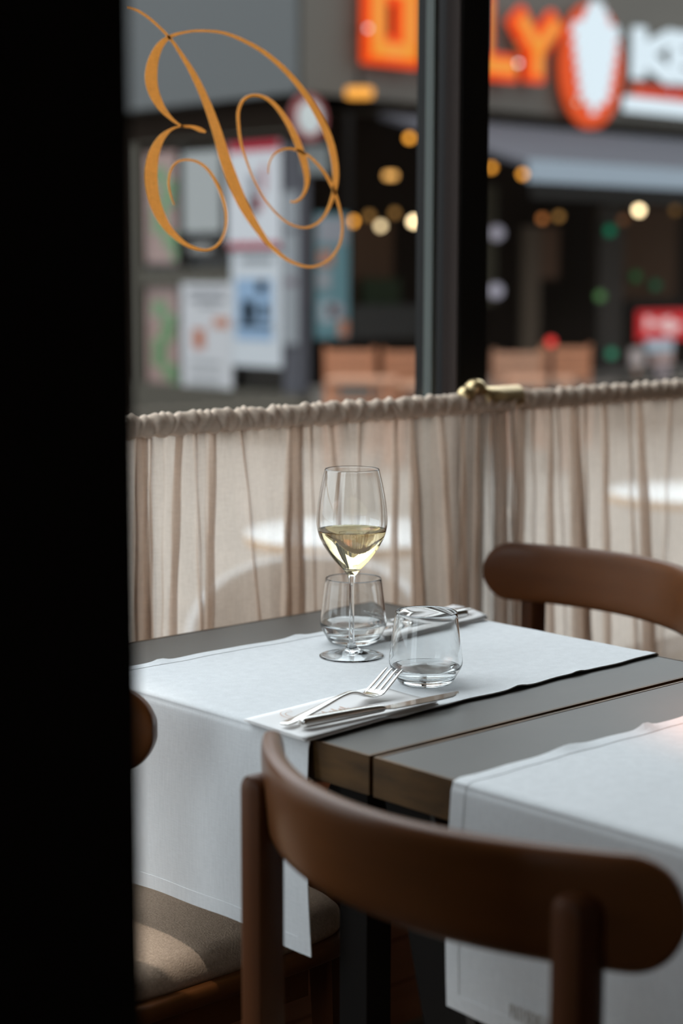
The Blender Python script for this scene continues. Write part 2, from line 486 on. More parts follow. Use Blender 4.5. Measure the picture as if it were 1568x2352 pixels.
def heading(parent, x0, x1, seed):
    rnd = random.Random(seed)
    n = int((x1 - x0) / .0022); K = 28
    vs, fs = [], []
    # pleat positions along the rod, each with own angle shift
    pl, x = [], x0
    while x < x1:
        pl.append(x); x += rnd.uniform(.008, .022)
    amp = [rnd.uniform(.5, 1.2) for _ in pl]; tw = [rnd.uniform(-.012, .012) for _ in pl]
    j = 0
    for i in range(n + 1):
        x = x0 + (x1 - x0) * i / n
        for k in range(K):
            a = 2 * PI * k / K
            # position along the rod after the wrinkle's own slant
            best = 9; am = 0
            for q in range(max(0, j - 3), min(len(pl), j + 5)):
                dd = abs(x - pl[q] - tw[q] * math.sin(a))
                if dd < best: best, am = dd, amp[q]
            rr = .0128 - .0028 * am * math.exp(-(best / .0024) ** 2) + .0012 * math.sin(x * 220 + a * 2)
            up = max(0, math.sin(a))
            rr += .0040 * up ** 4 * (.6 + .5 * math.sin(x * 300 + math.sin(x * 90) * 3))
            dn = max(0, -math.sin(a))
            rr += .0035 * dn ** 2
            vs.append((x, YR + rr * math.cos(a), zr + rr * math.sin(a) * 1.05))
        while j < len(pl) - 1 and pl[j] < x: j += 1
    for i in range(n):
        for k in range(K):
            k2 = (k + 1) % K
            fs.append([i * K + k, i * K + k2, (i + 1) * K + k2, (i + 1) * K + k])
    return mk('gathered_heading', vs, fs, M['linen_thick'], parent, smooth=True)
cl = thing('cafe_curtain', 'sheer beige linen half curtain left of the brass bracket', 'curtain', (0, 0, 0))
curtain_sheet(cl, 120, 1190, FOLDS_L); heading(cl, xt(120), hit(1172, 890, 1, YR).x, 3)
cr = thing('cafe_curtain', 'sheer beige linen half curtain right of the brass bracket', 'curtain', (0, 0, 0))
curtain_sheet(cr, 1186, 1900, FOLDS_R); heading(cr, hit(1194, 890, 1, YR).x, xt(1900), 5)

# ------------------------------------------------------------------ tables
def table(label, y0, y1, x1, feet, strip=False):
    t = thing('restaurant_table', label, 'table', (0, 0, 0))
    e = .004
    bx('tabletop', e, x1 - e, y0 + e, y1 - e, .72, .75, M['slate'], t)
    H = .0395
    bx('edge_band', 0, e, y0, y1, .75 - H, .7505, M['bronze'], t, bevel=.001)
    bx('edge_band', x1 - e, x1, y0, y1, .75 - H, .7505, M['bronze'], t, bevel=.001)
    bx('edge_band', e, x1 - e, y0, y0 + e, .75 - H, .7505, M['bronze'], t, bevel=.001)
    bx('edge_band', e, x1 - e, y1 - e, y1, .75 - H, .7505, M['bronze'], t, bevel=.001)
    bx('underside', e, x1 - e, y0 + e, y1 - e, .712, .72, M['steel_black'], t)
    for (xa, ya, xb, yb, wx, wy) in feet:
        bot = [(xb - wx / 2, yb - wy / 2, 0), (xb + wx / 2, yb - wy / 2, 0), (xb + wx / 2, yb + wy / 2, 0), (xb - wx / 2, yb + wy / 2, 0)]
        top = [(xa - wx / 2, ya - wy / 2, .712), (xa + wx / 2, ya - wy / 2, .712), (xa + wx / 2, ya + wy / 2, .712), (xa - wx / 2, ya + wy / 2, .712)]
        hexa('leg', bot, top, M['steel_black'], t, bevel=.003)
        if not strip and yb < .1:
            bm = bmesh.new()
            pr = [(.052, .712), (.070, .712), (.112, .625), (.052, .625)]
            va = [bm.verts.new((xb - .012, y_, z_)) for y_, z_ in pr]; vb = [bm.verts.new((xb + .012, y_, z_)) for y_, z_ in pr]
            bm.faces.new(va); bm.faces.new(vb[::-1])
            for q in range(4): bm.faces.new([va[q], vb[q], vb[(q + 1) % 4], va[(q + 1) % 4]])
            bmo('gusset', bm, M['steel_black'], t, bevel=.001)
        if strip and ya > -.1:
            e_ = wy / 2
            hexa('leg_lit_edge', [(xb - wx / 2, yb - e_ - .028, 0), (xb + wx / 2, yb - e_ - .028, 0), (xb + wx / 2, yb - e_, 0), (xb - wx / 2, yb - e_, 0)],
                 [(xa - wx / 2, ya - e_ - .006, .712), (xa + wx / 2, ya - e_ - .006, .712), (xa + wx / 2, ya - e_, .712), (xa - wx / 2, ya - e_, .712)], M['steel_lit'], t)  # leg's side edge in the light, put in as paler steel
    return t
TX = .5875
table('square slate-topped table by the window with the wine glass on it', 0, .601, TX,
      [(.028, .034, .028, .034, .034, .040), (.028, .57, .028, .57, .034, .040), (.55, .034, .55, .034, .034, .040), (.55, .57, .55, .57, .034, .040)])
t2 = table('square slate-topped table nearest the camera, bare but for its cloth', -.607, -.006, TX,
      [(.026, -.044, .026, -.235, .036, .062), (.026, -.57, .026, -.40, .036, .062), (.55, -.044, .55, -.235, .036, .062), (.55, -.57, .55, -.40, .036, .062)], True)
t2.rotation_euler = (0, 0, -.005)

# ------------------------------------------------------------------ cloth runners
def runner(label, y0, y1, zhem, seed, bumpy, lean=1):
    t = thing('table_runner', label, 'tablecloth', (0, 0, 0))
    rnd = random.Random(seed)
    top = .7525; xe = -.0065; r = .012
    path = []
    n1 = 26
    for i in range(n1): path.append((xe - .004 * math.sin(i / n1 * PI) - .006 * (1 - i / n1), zhem + (top - r - zhem) * i / n1))
    for i in range(9):
        a = PI - (PI / 2) * i / 8
        path.append((xe + r + r * math.cos(a), top - r + r * math.sin(a)))
    n2 = 70
    for i in range(1, n2): path.append((xe + r + (TX - xe - r - .006) * i / n2, top))
    for i in range(9):
        a = PI / 2 - (PI / 2) * i / 8
        path.append((TX - .006 + .012 * math.cos(a), top - .012 + .012 * math.sin(a)))
    for i in range(1, 16): path.append((TX + .006, top - .012 - i * .013))
    ny = 44
    vs, fs = [], []
    ph = [rnd.uniform(0, 6) for _ in range(8)]
    for i, (x, z) in enumerate(path):
        for j in range(ny + 1):
            v = j / ny
            y = y0 + (y1 - y0) * v
            edge = min(v, 1 - v)
            ye = .0012 * math.sin(x * 31 + ph[0]) + .0008 * math.sin(x * 83 + ph[1])
            yy = y + ye * (1 if edge < .2 else .3) + .015 * (1 - v) * max(0, x) / TX * lean
            zz, xx = z, x
            if z > top - .001:
                zz += .00015 * (1 + math.sin(x * 40 + y * 23 + ph[2])) + .00012 * (1 + math.sin(y * 61 - x * 18 + ph[3]))
                if edge < .04:
                    for bxp, bh, bs in bumpy:
                        zz += bh * math.exp(-((x - bxp) / bs) ** 2) * (1 - edge / .04)
            elif x < .2:
                k = (top - z) / (top - zhem)
                yy -= .013 * k * (1 - v)
                xx -= k * (.004 * math.sin(y * 16 + ph[4]) + .002 * math.sin(y * 43 + ph[5])) + .0
                xx = min(xx, -.0045)
                yy += k * (.004 * (v - .5)) 
                zz += k * .0025 * math.sin(y * 13 + ph[6])
            vs.append((xx, yy, zz))
    W = ny + 1
    for i in range(len(path) - 1):
        for j in range(ny):
            fs.append([i * W + j, (i + 1) * W + j, (i + 1) * W + j + 1, i * W + j + 1])
    o = mk('cloth_panel', vs, fs, M['cloth'], t, smooth=True)
    md = o.modifiers.new('t', 'SOLIDIFY'); md.thickness = .0009; md.offset = 1
    def strip(js, i0, i1):
        sv, sf = [], []
        for i in range(i0, i1):
            for j in js:
                p = Vector(vs[i * W + j])
                q = Vector(vs[min(i + 1, len(path) - 1) * W + j]) - Vector(vs[max(i - 1, 0) * W + j])
                n = Vector((-q.z, 0, q.x)).normalized()
                sv.append(p + n * .0010)
        m_ = len(js)
        for i in range(i1 - i0 - 1):
            for j in range(m_ - 1): sf.append([i * m_ + j, i * m_ + m_ + j, i * m_ + m_ + j + 1, i * m_ + j + 1])
        h = mk('hem', sv, sf, M['cloth_hem'], t)
        md = h.modifiers.new('t', 'SOLIDIFY'); md.thickness = .0004; md.offset = 1
    strip([0, 1, 2], 0, len(path)); strip([ny - 2, ny - 1, ny], 0, len(path)); strip(list(range(2, W - 2)), 0, 3)
    return t
runner('white cotton runner under the wine glass, hanging over the table edge', .081, .474, .528, 4, [(.10, .0030, .010), (.32, .0025, .012), (.43, .002, .01)])
rn2 = runner('white cotton runner on the nearest table, hanging behind the foreground chair', -.50, -.120, .534, 9, [(.28, .005, .012), (.16, .003, .02)], 0)

# faint embroidered letters at the foot of the second runner
GL = {'P': [[(0, 0), (0, 1), (.5, 1), (.6, .75), (.5, .5), (0, .5)]], 'A': [[(0, 0), (.3, 1), (.6, 0)], [(.12, .35), (.48, .35)]], 'T': [[(0, 1), (.6, 1)], [(.3, 1), (.3, 0)]],
      'I': [[(.2, 0), (.2, 1)]], 'S': [[(.6, .85), (.4, 1), (.1, .95), (.05, .7), (.5, .4), (.55, .12), (.3, 0), (0, .12)]], 'C': [[(.6, .85), (.35, 1), (.05, .75), (.05, .25), (.35, 0), (.6, .15)]],
      'H': [[(0, 0), (0, 1)], [(.6, 0), (.6, 1)], [(0, .5), (.6, .5)]], 'E': [[(.55, 1), (0, 1), (0, 0), (.55, 0)], [(0, .5), (.45, .5)]]}
emb = mat('grey_thread', (.48, .46, .43), .9)
bm = bmesh.new()
pS = hit(1172, 2312, 0, -.022); pE = hit(1246, 2342, 0, -.022)
word = 'PATISCHE'
step = (pE.y - pS.y) / len(word)
hgt = .0125
for i, ch in enumerate(word):
    for st in GL[ch]:
        for a, b in zip(st[:-1], st[1:]):
            A = Vector((0, pS.y + step * (i + a[0] * 1.1), pS.z - .004 + hgt * (a[1] - .5))); B = Vector((0, pS.y + step * (i + b[0] * 1.1), pS.z - .004 + hgt * (b[1] - .5)))
            d = (B - A).normalized(); s = Vector((0, -d.z, d.y)) * .0007
            vv = [bm.verts.new(p + Vector((xo, 0, 0))) for xo in (-.0225, -.0215) for p in (A + s, A - s, B - s, B + s)]
            for f in ((0, 1, 2, 3), (7, 6, 5, 4), (0, 4, 5, 1), (1, 5, 6, 2), (2, 6, 7, 3), (3, 7, 4, 0)): bm.faces.new([vv[q] for q in f])
o = bmo('embroidery', bm, emb, rn2); o['label'] = 'faint grey embroidered lettering'

# ------------------------------------------------------------------ glasses
def tumbler(label, x, y, lvl):
    t = thing('water_tumbler', label, 'glass', (x, y, .7542), 0, 'tapered water tumblers')
    out = [(0, 0), (.026, 0), (.0305, .0012), (.033, .004), (.0372, .012), (.0408, .018), (.0424, .0235), (.0423, .028), (.0405, .043), (.0385, .060), (.0365, .076), (.0356, .0822), (.03555, .0828)]
    inn = [(.0353, .0832), (.0350, .0834), (.0347, .0832), (.0343, .0828), (.0342, .0820), (.0350, .076), (.0371, .060), (.0391, .043), (.0409, .028), (.0409, .0235), (.0392, .019), (.034, .0135), (.026, .0105), (.014, .0092), (0, .009)]
    lathe('glass_body', out + inn, M['crystal'], t, 96)
    # liquid: touches the wall a hair inside the glass
    prof = [(0, .0088), (.014, .0090), (.026, .0103), (.0342, .0133), (.0394, .0188)]
    rt_ = .0411
    if lvl > .0235: prof += [(.0411, .0235)]
    else: rt_ = .0394 + (lvl - .0188) / .0047 * .0017
    prof += [(rt_, lvl), (rt_ - .0015, lvl - .0004), (0, lvl - .0005)]
    lathe('water', prof, M['water'], t, 96)
    return t
tumbler('empty-looking tapered tumbler beside the fork tines, nearest the camera', .2558, .1745, .0195)
tumbler('tapered tumbler one third full of water behind the wine glass', .3495, .3965, .0262)
wg = thing('wine_glass', 'stemmed wine glass half full of white wine', 'glass', (.2901, .3362, .7542))
out = [(0, .0052), (.008, .0048), (.018, .0036), (.030, .0016), (.0365, .0003), (.0385, 0), (.0393, .0003), (.0396, .0010), (.038, .0020), (.030, .0036), (.018, .0060), (.010, .0092), (.006, .014), (.0041, .020), (.0034, .030), (.0031, .050), (.0031, .075), (.0034, .090), (.0048, .099), (.0075, .104),
       (.0125, .110), (.020, .118), (.028, .128), (.035, .139), (.0402, .150), (.0428, .161), (.0433, .170), (.0425, .182), (.0405, .197), (.0375, .213), (.0345, .226), (.0330, .2315)]
inn = [(.0327, .2319), (.0322, .2315), (.0337, .226), (.0367, .213), (.0397, .197), (.0417, .182), (.0425, .170), (.0420, .161), (.0393, .150), (.034, .139), (.0268, .128), (.0185, .1185), (.011, .1125), (.005, .1095), (0, .109)]
so = [tuple(p) for p in spline(out, 3)]; si = [tuple(p) for p in spline(inn, 3)]
lathe('bowl_and_stem', [(max(0, a), b) for a, b in so + si], M['crystal'], wg, 96)
lv = .1575
wp = [(0, .1088), (.005, .1093), (.0111, .1123), (.0186, .1183), (.0269, .1278), (.0341, .1388), (.0394, .1498), (.0415, .1555), (.04175, lv), (.040, lv - .0006), (.036, lv - .0009), (0, lv - .001)]
lathe('wine', wp, M['wine'], wg, 96)

# ------------------------------------------------------------------ napkins and cutlery
def napkin(label, quad, z, seed, layers=3, curl=.0):
    t = thing('paper_napkin', label, 'napkin', (0, 0, 0))
    rnd = random.Random(seed)
    for L in range(layers):
        vs, fs = [], []
        nu, nv = 24, 10
        off = L * .0009
        A, B, Cc, D = [Vector(q) for q in quad]
        for i in range(nu + 1):
            for j in range(nv + 1):
                u, v = i / nu, j / nv
                p = A.lerp(B, u).lerp(D.lerp(Cc, u), v)
                ins = .0015 * (layers - 1 - L)
                zz = z + off + .0006 * math.sin(u * 9 + L) * math.sin(v * 3) + curl * (max(0, u - .55) / .45) ** 2 * (.5 + .5 * math.sin(v * PI)) + (.0010 * (1 - v) if L == layers - 1 else 0) * (1 - v)
                vs.append((p.x, p.y + ins * (v - .5), zz))
        for i in range(nu):
            for j in range(nv): fs.append([i * (nv + 1) + j, (i + 1) * (nv + 1) + j, (i + 1) * (nv + 1) + j + 1, i * (nv + 1) + j + 1])
        o = mk('paper_fold', vs, fs, M['paper'], t, smooth=True)
        md = o.modifiers.new('t', 'SOLIDIFY'); md.thickness = .0006; md.offset = 1
    return t
zc = .7540
def T(px, py, z=.757): return hit(px, py, 2, z)
nq = [T(700, 1697), T(1005, 1612), T(868, 1572), T(560, 1650)]
n1 = napkin('folded white paper napkin with copper print under the near fork and knife', [(p.x, p.y) + (0,) for p in nq], zc, 1)
zt = zc + .0033
def inkmap(p):
    u, v = p.x, p.y
    A, B, Cc, D = nq
    q = A.lerp(B, u).lerp(D.lerp(Cc, u), v)
    return Vector((q.x, q.y, zt + .0010 + (1 - v) * (1 - v) * .0))
ell = []
for r0, n_ in ((.115, 30), (.075, 24)):
    pts = [(.235 + r0 * .62 * math.cos(a * 2 * PI / n_ + 1), .70 + r0 * 1.6 * math.sin(a * 2 * PI / n_ + 1), .0045) for a in range(n_ - 6)]
    ribbon('printed_script', pts, inkmap, Vector((0, 0, 1)), M['copper_ink'], n1, th=.0001)
for i, x in enumerate((.33, .365, .40, .435, .47, .50)):
    ribbon('printed_script', [(x, .42, .003), (x + .012, .54 + .05 * (i % 2), .005), (x + .02, .44, .005), (x + .034, .50, .003)], inkmap, Vector((0, 0, 1)), M['copper_ink'], n1, th=.0001)

def sweep_flat(name, path, m, parent):
    """path: (x along, z, half width, half thickness); oval section"""
    K = 14
    vs, fs = [], []
    P = spline(path, 5)
    for i, (x, z, w_, h_) in enumerate(P):
        a = P[max(i - 1, 0)]; b = P[min(i + 1, len(P) - 1)]
        d = Vector((b[0] - a[0], 0, b[1] - a[1])).normalized(); n = Vector((-d.z, 0, d.x))
        for k in range(K):
            t = 2 * PI * k / K
            cx_, sx = math.cos(t), math.sin(t)
            e = .75
            vs.append(Vector((x, 0, z)) + Vector((0, 1, 0)) * w_ * math.copysign(abs(cx_) ** e, cx_) + n * h_ * math.copysign(abs(sx) ** e, sx))
    for i in range(len(P) - 1):
        for k in range(K):
            k2 = (k + 1) % K
            fs.append([i * K + k, i * K + k2, (i + 1) * K + k2, (i + 1) * K + k])
    fs.append(list(range(K))[::-1]); fs.append(list(range((len(P) - 1) * K, len(P) * K)))
    return mk(name, vs, fs, m, parent, smooth=True)
def fork(label, loc, rz, cat='fork'):
    t = thing('table_fork', label, 'fork', loc, rz)
    sweep_flat('handle', [(0, .0030, .0050, .0010), (.002, .0030, .0068, .0017), (.02, .0040, .0068, .0018), (.06, .0085, .0050, .0018), (.09, .0125, .0036, .0019), (.112, .0140, .0031, .0021), (.126, .0118, .0034, .0020), (.136, .0078, .0060, .0016), (.144, .0052, .0098, .0012)], M['cutlery'], t)
    sweep_flat('fork_head', [(.142, .0056, .0088, .0011), (.148, .0045, .0112, .0009), (.156, .0048, .0124, .0008), (.162, .0066, .0127, .0008), (.165, .0080, .0126, .0007)], M['cutlery'], t)
    for k in range(4):
        yk = (k - 1.5) * .0072
        o = sweep_flat('tine', [(.160, .0060, .0024, .0008), (.168, .0098, .0020, .0009), (.180, .0158, .0018, .0009), (.192, .0222, .0015, .0008), (.199, .0256, .0008, .0005)], M['cutlery'], t)
        for v in o.data.vertices: v.co.y += yk * (1 - (v.co.x - .16) * 1.5)
    return t
def knife(label, loc, rz):
    t = thing('table_knife', label, 'knife', loc, rz)
    sweep_flat('handle', [(0, .0062, .0030, .0030), (.002, .0062, .0060, .0054), (.01, .0062, .0066, .0060), (.05, .0060, .0060, .0056), (.09, .0055, .0048, .0048), (.108, .0050, .0042, .0040), (.112, .0046, .0038, .0022)], M['cutlery'], t)
    # blade, lying flat
    pts = [(.110, -.0038), (.120, -.0085), (.150, -.0098), (.185, -.0098), (.205, -.0080), (.222, .0010), (.226, .0065), (.180, .0072), (.130, .0060), (.110, .0040)]
    bm = bmesh.new()
    up = [bm.verts.new((a, b, .0052)) for a, b in pts]; dn = [bm.verts.new((a, b, .0040)) for a, b in pts]
    bm.faces.new(up); bm.faces.new(dn[::-1])
    for i in range(len(pts)):
        j = (i + 1) % len(pts); bm.faces.new([up[i], dn[i], dn[j], up[j]])
    bmo('blade', bm, M['cutlery'], t, bevel=.0003)
    return t
fa = T(653, 1663, .762); fk = fork('steel fork nearest the camera, tines raised toward the near tumbler', (fa.x, fa.y, zt + .0015), math.radians(11))
ka = T(690, 1667, .762); kn = knife('steel knife nearest the camera, lying beside the napkin fork', (ka.x, ka.y, zt + .0012), math.radians(-3.5))
nq2 = [T(885, 1466), T(1118, 1420), T(1040, 1394), T(850, 1434)]
n2 = napkin('folded white napkin at the far side of the runner behind the tumblers', [(p.x, p.y) + (0,) for p in nq2], zc, 2, layers=4, curl=.006)
fb = T(1075, 1400, .766); fork('steel fork on the far napkin, pointing back at the tumblers', (fb.x, fb.y, zc + .0105), math.radians(184))
kb = T(1062, 1412, .766); knife('steel knife on the far napkin beside the far fork', (kb.x, kb.y - .006, zc + .0100), math.radians(180))

# ------------------------------------------------------------------ chairs
HW = .257
def arc(s, off=0, zrel=0):
    """backrest centre line: s in -1..1, off outward (away from the table)"""
    sag = .104 + .16 * zrel
    x = -sag * (1 - s * s); y = HW * s
    dx, dy = sag * 2 * s, HW
    L = math.hypot(dx, dy)
    nx, ny = -dy / L, dx / L
    return x + nx * off, y + ny * off
def make_chair(label, loc, rz):
    t = thing('dining_chair', label, 'chair', loc, rz, 'stained wood dining chairs with beige seats')
    zc_, hh = .7515, .0462
    # backrest: curved slab with rounded ends
    NS = 150; K = 24
    vs, fs = [], []
    th = .0112
    for i in range(NS + 1):
        s = math.sin(PI / 2 * math.sin(PI / 2 * (-1 + 2 * i / NS)))
        d = (1 - abs(s)) * HW * (1.30 - .16 * (1 - abs(s)))
        h = hh if d >= hh else math.sqrt(max(0, hh * hh - (hh - d) ** 2))
        h = max(h, .0012)
        for k in range(K):
            a = 2 * PI * k / K
            cz, cn = math.sin(a), math.cos(a)
            e = .45
            zz = h * math.copysign(abs(cz) ** e, cz) if True else 0
            tt = min(th, h * .9) * math.copysign(abs(cn) ** .55, cn)
            zrel = zz
            x, y = arc(s, -tt * -1, zrel)
            vs.append((x, y, zc_ + zz))
    for i in range(NS):
        for k in range(K):
            k2 = (k + 1) % K
            fs.append([i * K + k, i * K + k2, (i + 1) * K + k2, (i + 1) * K + k])
    fs.append(list(range(K))[::-1]); fs.append(list(range(NS * K, NS * K + K)))
    b = mk('backrest', vs, fs, M['walnut'], t, smooth=True)
    bm = bmesh.new(); bm.from_mesh(b.data); bmesh.ops.recalc_face_normals(bm, faces=bm.faces); bm.to_mesh(b.data); bm.free()
    for p in b.data.polygons: p.use_smooth = True
    # rear legs rise behind the backrest to a rounded top
    for sg in (-1, 1):
        s = sg * .193 / HW
        x, y = arc(s, .0125)
        bm = bmesh.new()
        wy, wx = .0170, .0165
        bot, prev = None, None
        secs = [(0, .8, .01), (.40, 1.0, 0), (.70, 1.0, 0), (.752, 1.0, 0)] + [(.752 + .016 * math.sin(a), math.cos(a), 0) for a in (.25, .5, .75, 1.0, 1.25, 1.45)]
        rings = []
        for z, k_, bk in secs:
            ring = []
            for a in range(12):
                an = 2 * PI * a / 12 + PI / 12
                cx_, sy = math.cos(an), math.sin(an)
                e = .5
                ring.append(bm.verts.new((x - bk * 3 + wx * math.copysign(abs(cx_) ** e, cx_) * (.8 if z < .1 else 1), y + wy * k_ * math.copysign(abs(sy) ** e, sy), z)))
            rings.append(ring)
        for A, B in zip(rings[:-1], rings[1:]):
            for a in range(12): bm.faces.new([A[a], A[(a + 1) % 12], B[(a + 1) % 12], B[a]])
        bm.faces.new(rings[0][::-1]); bm.faces.new(rings[-1])
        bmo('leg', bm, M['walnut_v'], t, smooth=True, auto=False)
    for sg in (-1, 1):
        cx_, cy_ = .325, sg * .172
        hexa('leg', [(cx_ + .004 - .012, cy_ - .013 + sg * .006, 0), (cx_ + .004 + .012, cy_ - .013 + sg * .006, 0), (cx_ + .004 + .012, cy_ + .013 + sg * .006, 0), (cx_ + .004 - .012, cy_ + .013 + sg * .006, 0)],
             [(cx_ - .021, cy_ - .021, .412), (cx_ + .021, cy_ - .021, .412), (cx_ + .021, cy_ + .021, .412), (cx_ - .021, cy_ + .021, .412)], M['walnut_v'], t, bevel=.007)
    def rounded(hx, hy, z0, z1, cx0, dome=0, e=.34, n=96, inset=.0, rings=1):
        vs, fs = [], []
        lv_ = [(1, z0), (1, z1)]
        if dome:
            lv_ = [(.985, z0), (1, z0 + .006), (1.0, z0 + .014), (.985, z0 + .022), (.95, z0 + .030), (.88, z0 + .035), (.7, z0 + .039), (.4, z0 + .041), (.1, z0 + .042)]
        else:
            lv_ = [(.985, z0), (1, z0 + .005), (1, z1 - .005), (.99, z1 - .001), (.98, z1), (.5, z1), (.1, z1)]
        for k_, z in lv_:
            for i in range(n):
                a = 2 * PI * i / n
                c_, s_ = math.cos(a), math.sin(a)
                tap = 1 - .07 * (c_ < 0) * abs(c_)
                vs.append((cx0 + hx * k_ * math.copysign(abs(c_) ** e, c_), hy * k_ * tap * math.copysign(abs(s_) ** e, s_), z))
        for r in range(len(lv_) - 1):
            for i in range(n):
                j = (i + 1) % n
                fs.append([r * n + i, r * n + j, (r + 1) * n + j, (r + 1) * n + i])
        fs.append(list(range(n))[::-1]); fs.append(list(range((len(lv_) - 1) * n, len(lv_) * n)))
        return vs, fs
    vs, fs = rounded(.234, .213, .410, .432, .140)
    mk('seat_frame', vs, fs, M['walnut'], t, smooth=True).data.set_sharp_from_angle(angle=.8)
    vs, fs = rounded(.220, .200, .431, .47, .140, dome=1)
    mk('seat_cushion', vs, fs, M['seat'], t, smooth=True)
    bx('apron_rail', .318, .336, -.155, .155, .37, .411, M['walnut'], t, bevel=.002)
    bx('apron_rail', -.04, .265, -.195, -.178, .37, .411, M['walnut'], t, bevel=.002)
    bx('apron_rail', -.04, .265, .178, .195, .37, .411, M['walnut'], t, bevel=.002)
    return t
c1 = make_chair('dining chair in the foreground, seen from behind at the nearest table', (-.116, -.226, 0), -.075)
c2 = copy_tree(c1); c2.location = (-.098, .473, 0); c2.rotation_euler = (0, 0, .0)
c2['label'] = 'dining chair at the left of the window table, runner hanging over its seat'
c3 = copy_tree(c1); c3.location = (.853, .428, 0); c3.rotation_euler = (0, 0, PI - .19)
c3['label'] = 'dining chair facing the camera beyond the window table, back against the curtain'
c4 = copy_tree(c1); c4.location = (.86, -.26, 0); c4.rotation_euler = (0, 0, PI)
c4['label'] = 'mostly hidden dining chair at the far side of the nearest table'

# ------------------------------------------------------------------ street outside
XL, YF = 9.6, 11.0       # corner of the building opposite
def L_(px, py, x=XL): return hit(px, py, 0, x)
def R_(px, py, y=YF): return hit(px, py, 1, y)
pave = struct(bx('pavement', -14, 40, .90, 60, ZST - .2, ZST, M['pave']), 'pale paved street outside the window')
M['fascia'] = mat('taupe_fascia', lin((60, 54, 46)), .7, var=.06, vscale=1)
M['fascia_l'] = mat('grey_side_fascia', lin((62, 63, 63)), .7)
M['dark'] = mat('dark_shopfront', lin((20, 17, 15)), .8, spec=.1)
M['dark_in'] = mat('shop_interior', lin((30, 23, 18)), .9, spec=.05)
M['upper'] = mat('pale_render', lin((150, 140, 122)), .9)
M['awn'] = mat('grey_canvas', lin((62, 61, 65)), .85, spec=.1)
M['awn_edge'] = mat('grey_awning_rail', lin((112, 119, 126)), .7, spec=.1)
M['wframe'] = mat('grey_timber', lin((62, 58, 51)), .7, spec=.1)
bd = thing('corner_building', 'grey corner building with shopfronts across the street', 'building')
zf = R_(1010, 245).z          # underside of the fascia
zft = zf + 1.75
def rb(name, px0, py0, px1, py1, m, y0=-.04, th=.05, parent=bd, bevel=0):
    a, b = R_(px0, py0), R_(px1, py1)
    return bx(name, a.x, b.x, YF + y0, YF + y0 + th, a.z, b.z, m, parent, bevel=bevel)
def lb(name, px0, py0, px1, py1, m, x0=-.04, th=.05, parent=bd, bevel=0):
    a, b = L_(px0, py0), L_(px1, py1)
    return bx(name, XL + x0, XL + x0 + th, a.y, b.y, a.z, b.z, m, parent, bevel=bevel)
bx('wall', XL + .15, 40, YF + 1.2, YF + 1.4, ZST, zf + .1, M['dark_in'], bd)
bx('fascia', XL - .05, 40, YF - .10, YF + 1.3, zf, zft, M['fascia'], bd)
bx('fascia', XL - .10, XL + 1.3, YF - .06, 26, zf + .0, zft, M['fascia_l'], bd)
bx('upper_wall', XL, 40, YF + .1, 26, zft, 6.6, M['upper'], bd)
for i in range(14):
    x = XL + .9 + i * 2.0
    for z in (5.0,):
        f = bx('window', x, x + 1.0, YF + .05, YF + .11, z, z + 1.7, M['wframe'], bd)
bx('wall', XL + .14, XL + .2, YF + .1, 26, ZST, zf, M['dark_in'], bd)
# left facade: posts, transoms, glass panes, pink and green curtains, posters
lb('post', 697, 330, 660, 960, M['awn'], -.05, .12)
lb('post', 323, 330, 303, 960, M['wframe'], -.06, .12)
lb('transom', 660, 618, 300, 655, M['wframe'], -.05, .1)
lb('lintel', 660, 300, 300, 335, M['wframe'], -.03, .1)
lb('stall_riser', 700, 905, 300, 985, M['wframe'], -.08, .14)
lb('mullion', 434, 330, 416, 920, M['dark'], -.03, .06)
lb('mullion', 536, 330, 526, 920, M['dark'], -.03, .06)
M['pane_out'] = M['pane']
lb('pane', 660, 330, 322, 910, M['pane_out'], -.005, .01)
M['c_pink'] = mat('pink_cloth', lin((128, 100, 95)), .9)
M['c_green'] = mat('green_cloth', lin((84, 110, 74)), .9)
for (p0, q0, p1, q1) in ((322, 345, 414, 605), (322, 655, 414, 905)):
    dr = thing('patterned_blind', 'pink and green patterned blind in the ' + ('upper' if q0 < 600 else 'lower') + ' left shop window', 'blind', (0, 0, 0))
    lb('blind_cloth', p1, q0, p0, q1, M['c_pink'], .03, .02, dr)
    h_ = q1 - q0
    for j in range(7):
        px = p0 + 25 + 18 * math.sin(j * 1.3) + j * 4; py = q0 + h_ * (.15 + j * .115)
        lb('green_motif', px + 30, py, px, py + h_ * .13, M['c_green'], .02, .01, dr)
def poster(label, side, rect, bgc, patches):
    """rect and patches in photo pixels on the facade plane"""
    t = thing('window_poster', label, 'poster')
    fn, d = (lb, (-.075, .008)) if side == 'L' else (rb, (-.075, .008))
    fn('sheet', rect[0], rect[1], rect[2], rect[3], mat('poster_paper', lin(tuple(v * k for v, k in zip(bgc, (.86, .83, .80)))), .7, spec=.1), d[0], d[1], t)
    for (a, b, c_, e, col) in patches:
        fn('printed_area', a, b, c_, e, mat('poster_ink', lin(tuple(v * k for v, k in zip(col, (.88, .85, .82)))), .7, spec=.1), d[0] - .004, .004, t)
    return t
poster('white poster with red bands at top and foot', 'L', (658, 322, 537, 572), (178, 184, 194),
       [(656, 322, 539, 352, (150, 40, 56)), (656, 556, 539, 571, (150, 40, 62)), (616, 450, 590, 485, (150, 90, 100)), (604, 400, 584, 500, (120, 124, 134)), (626, 380, 612, 440, (150, 120, 130))])
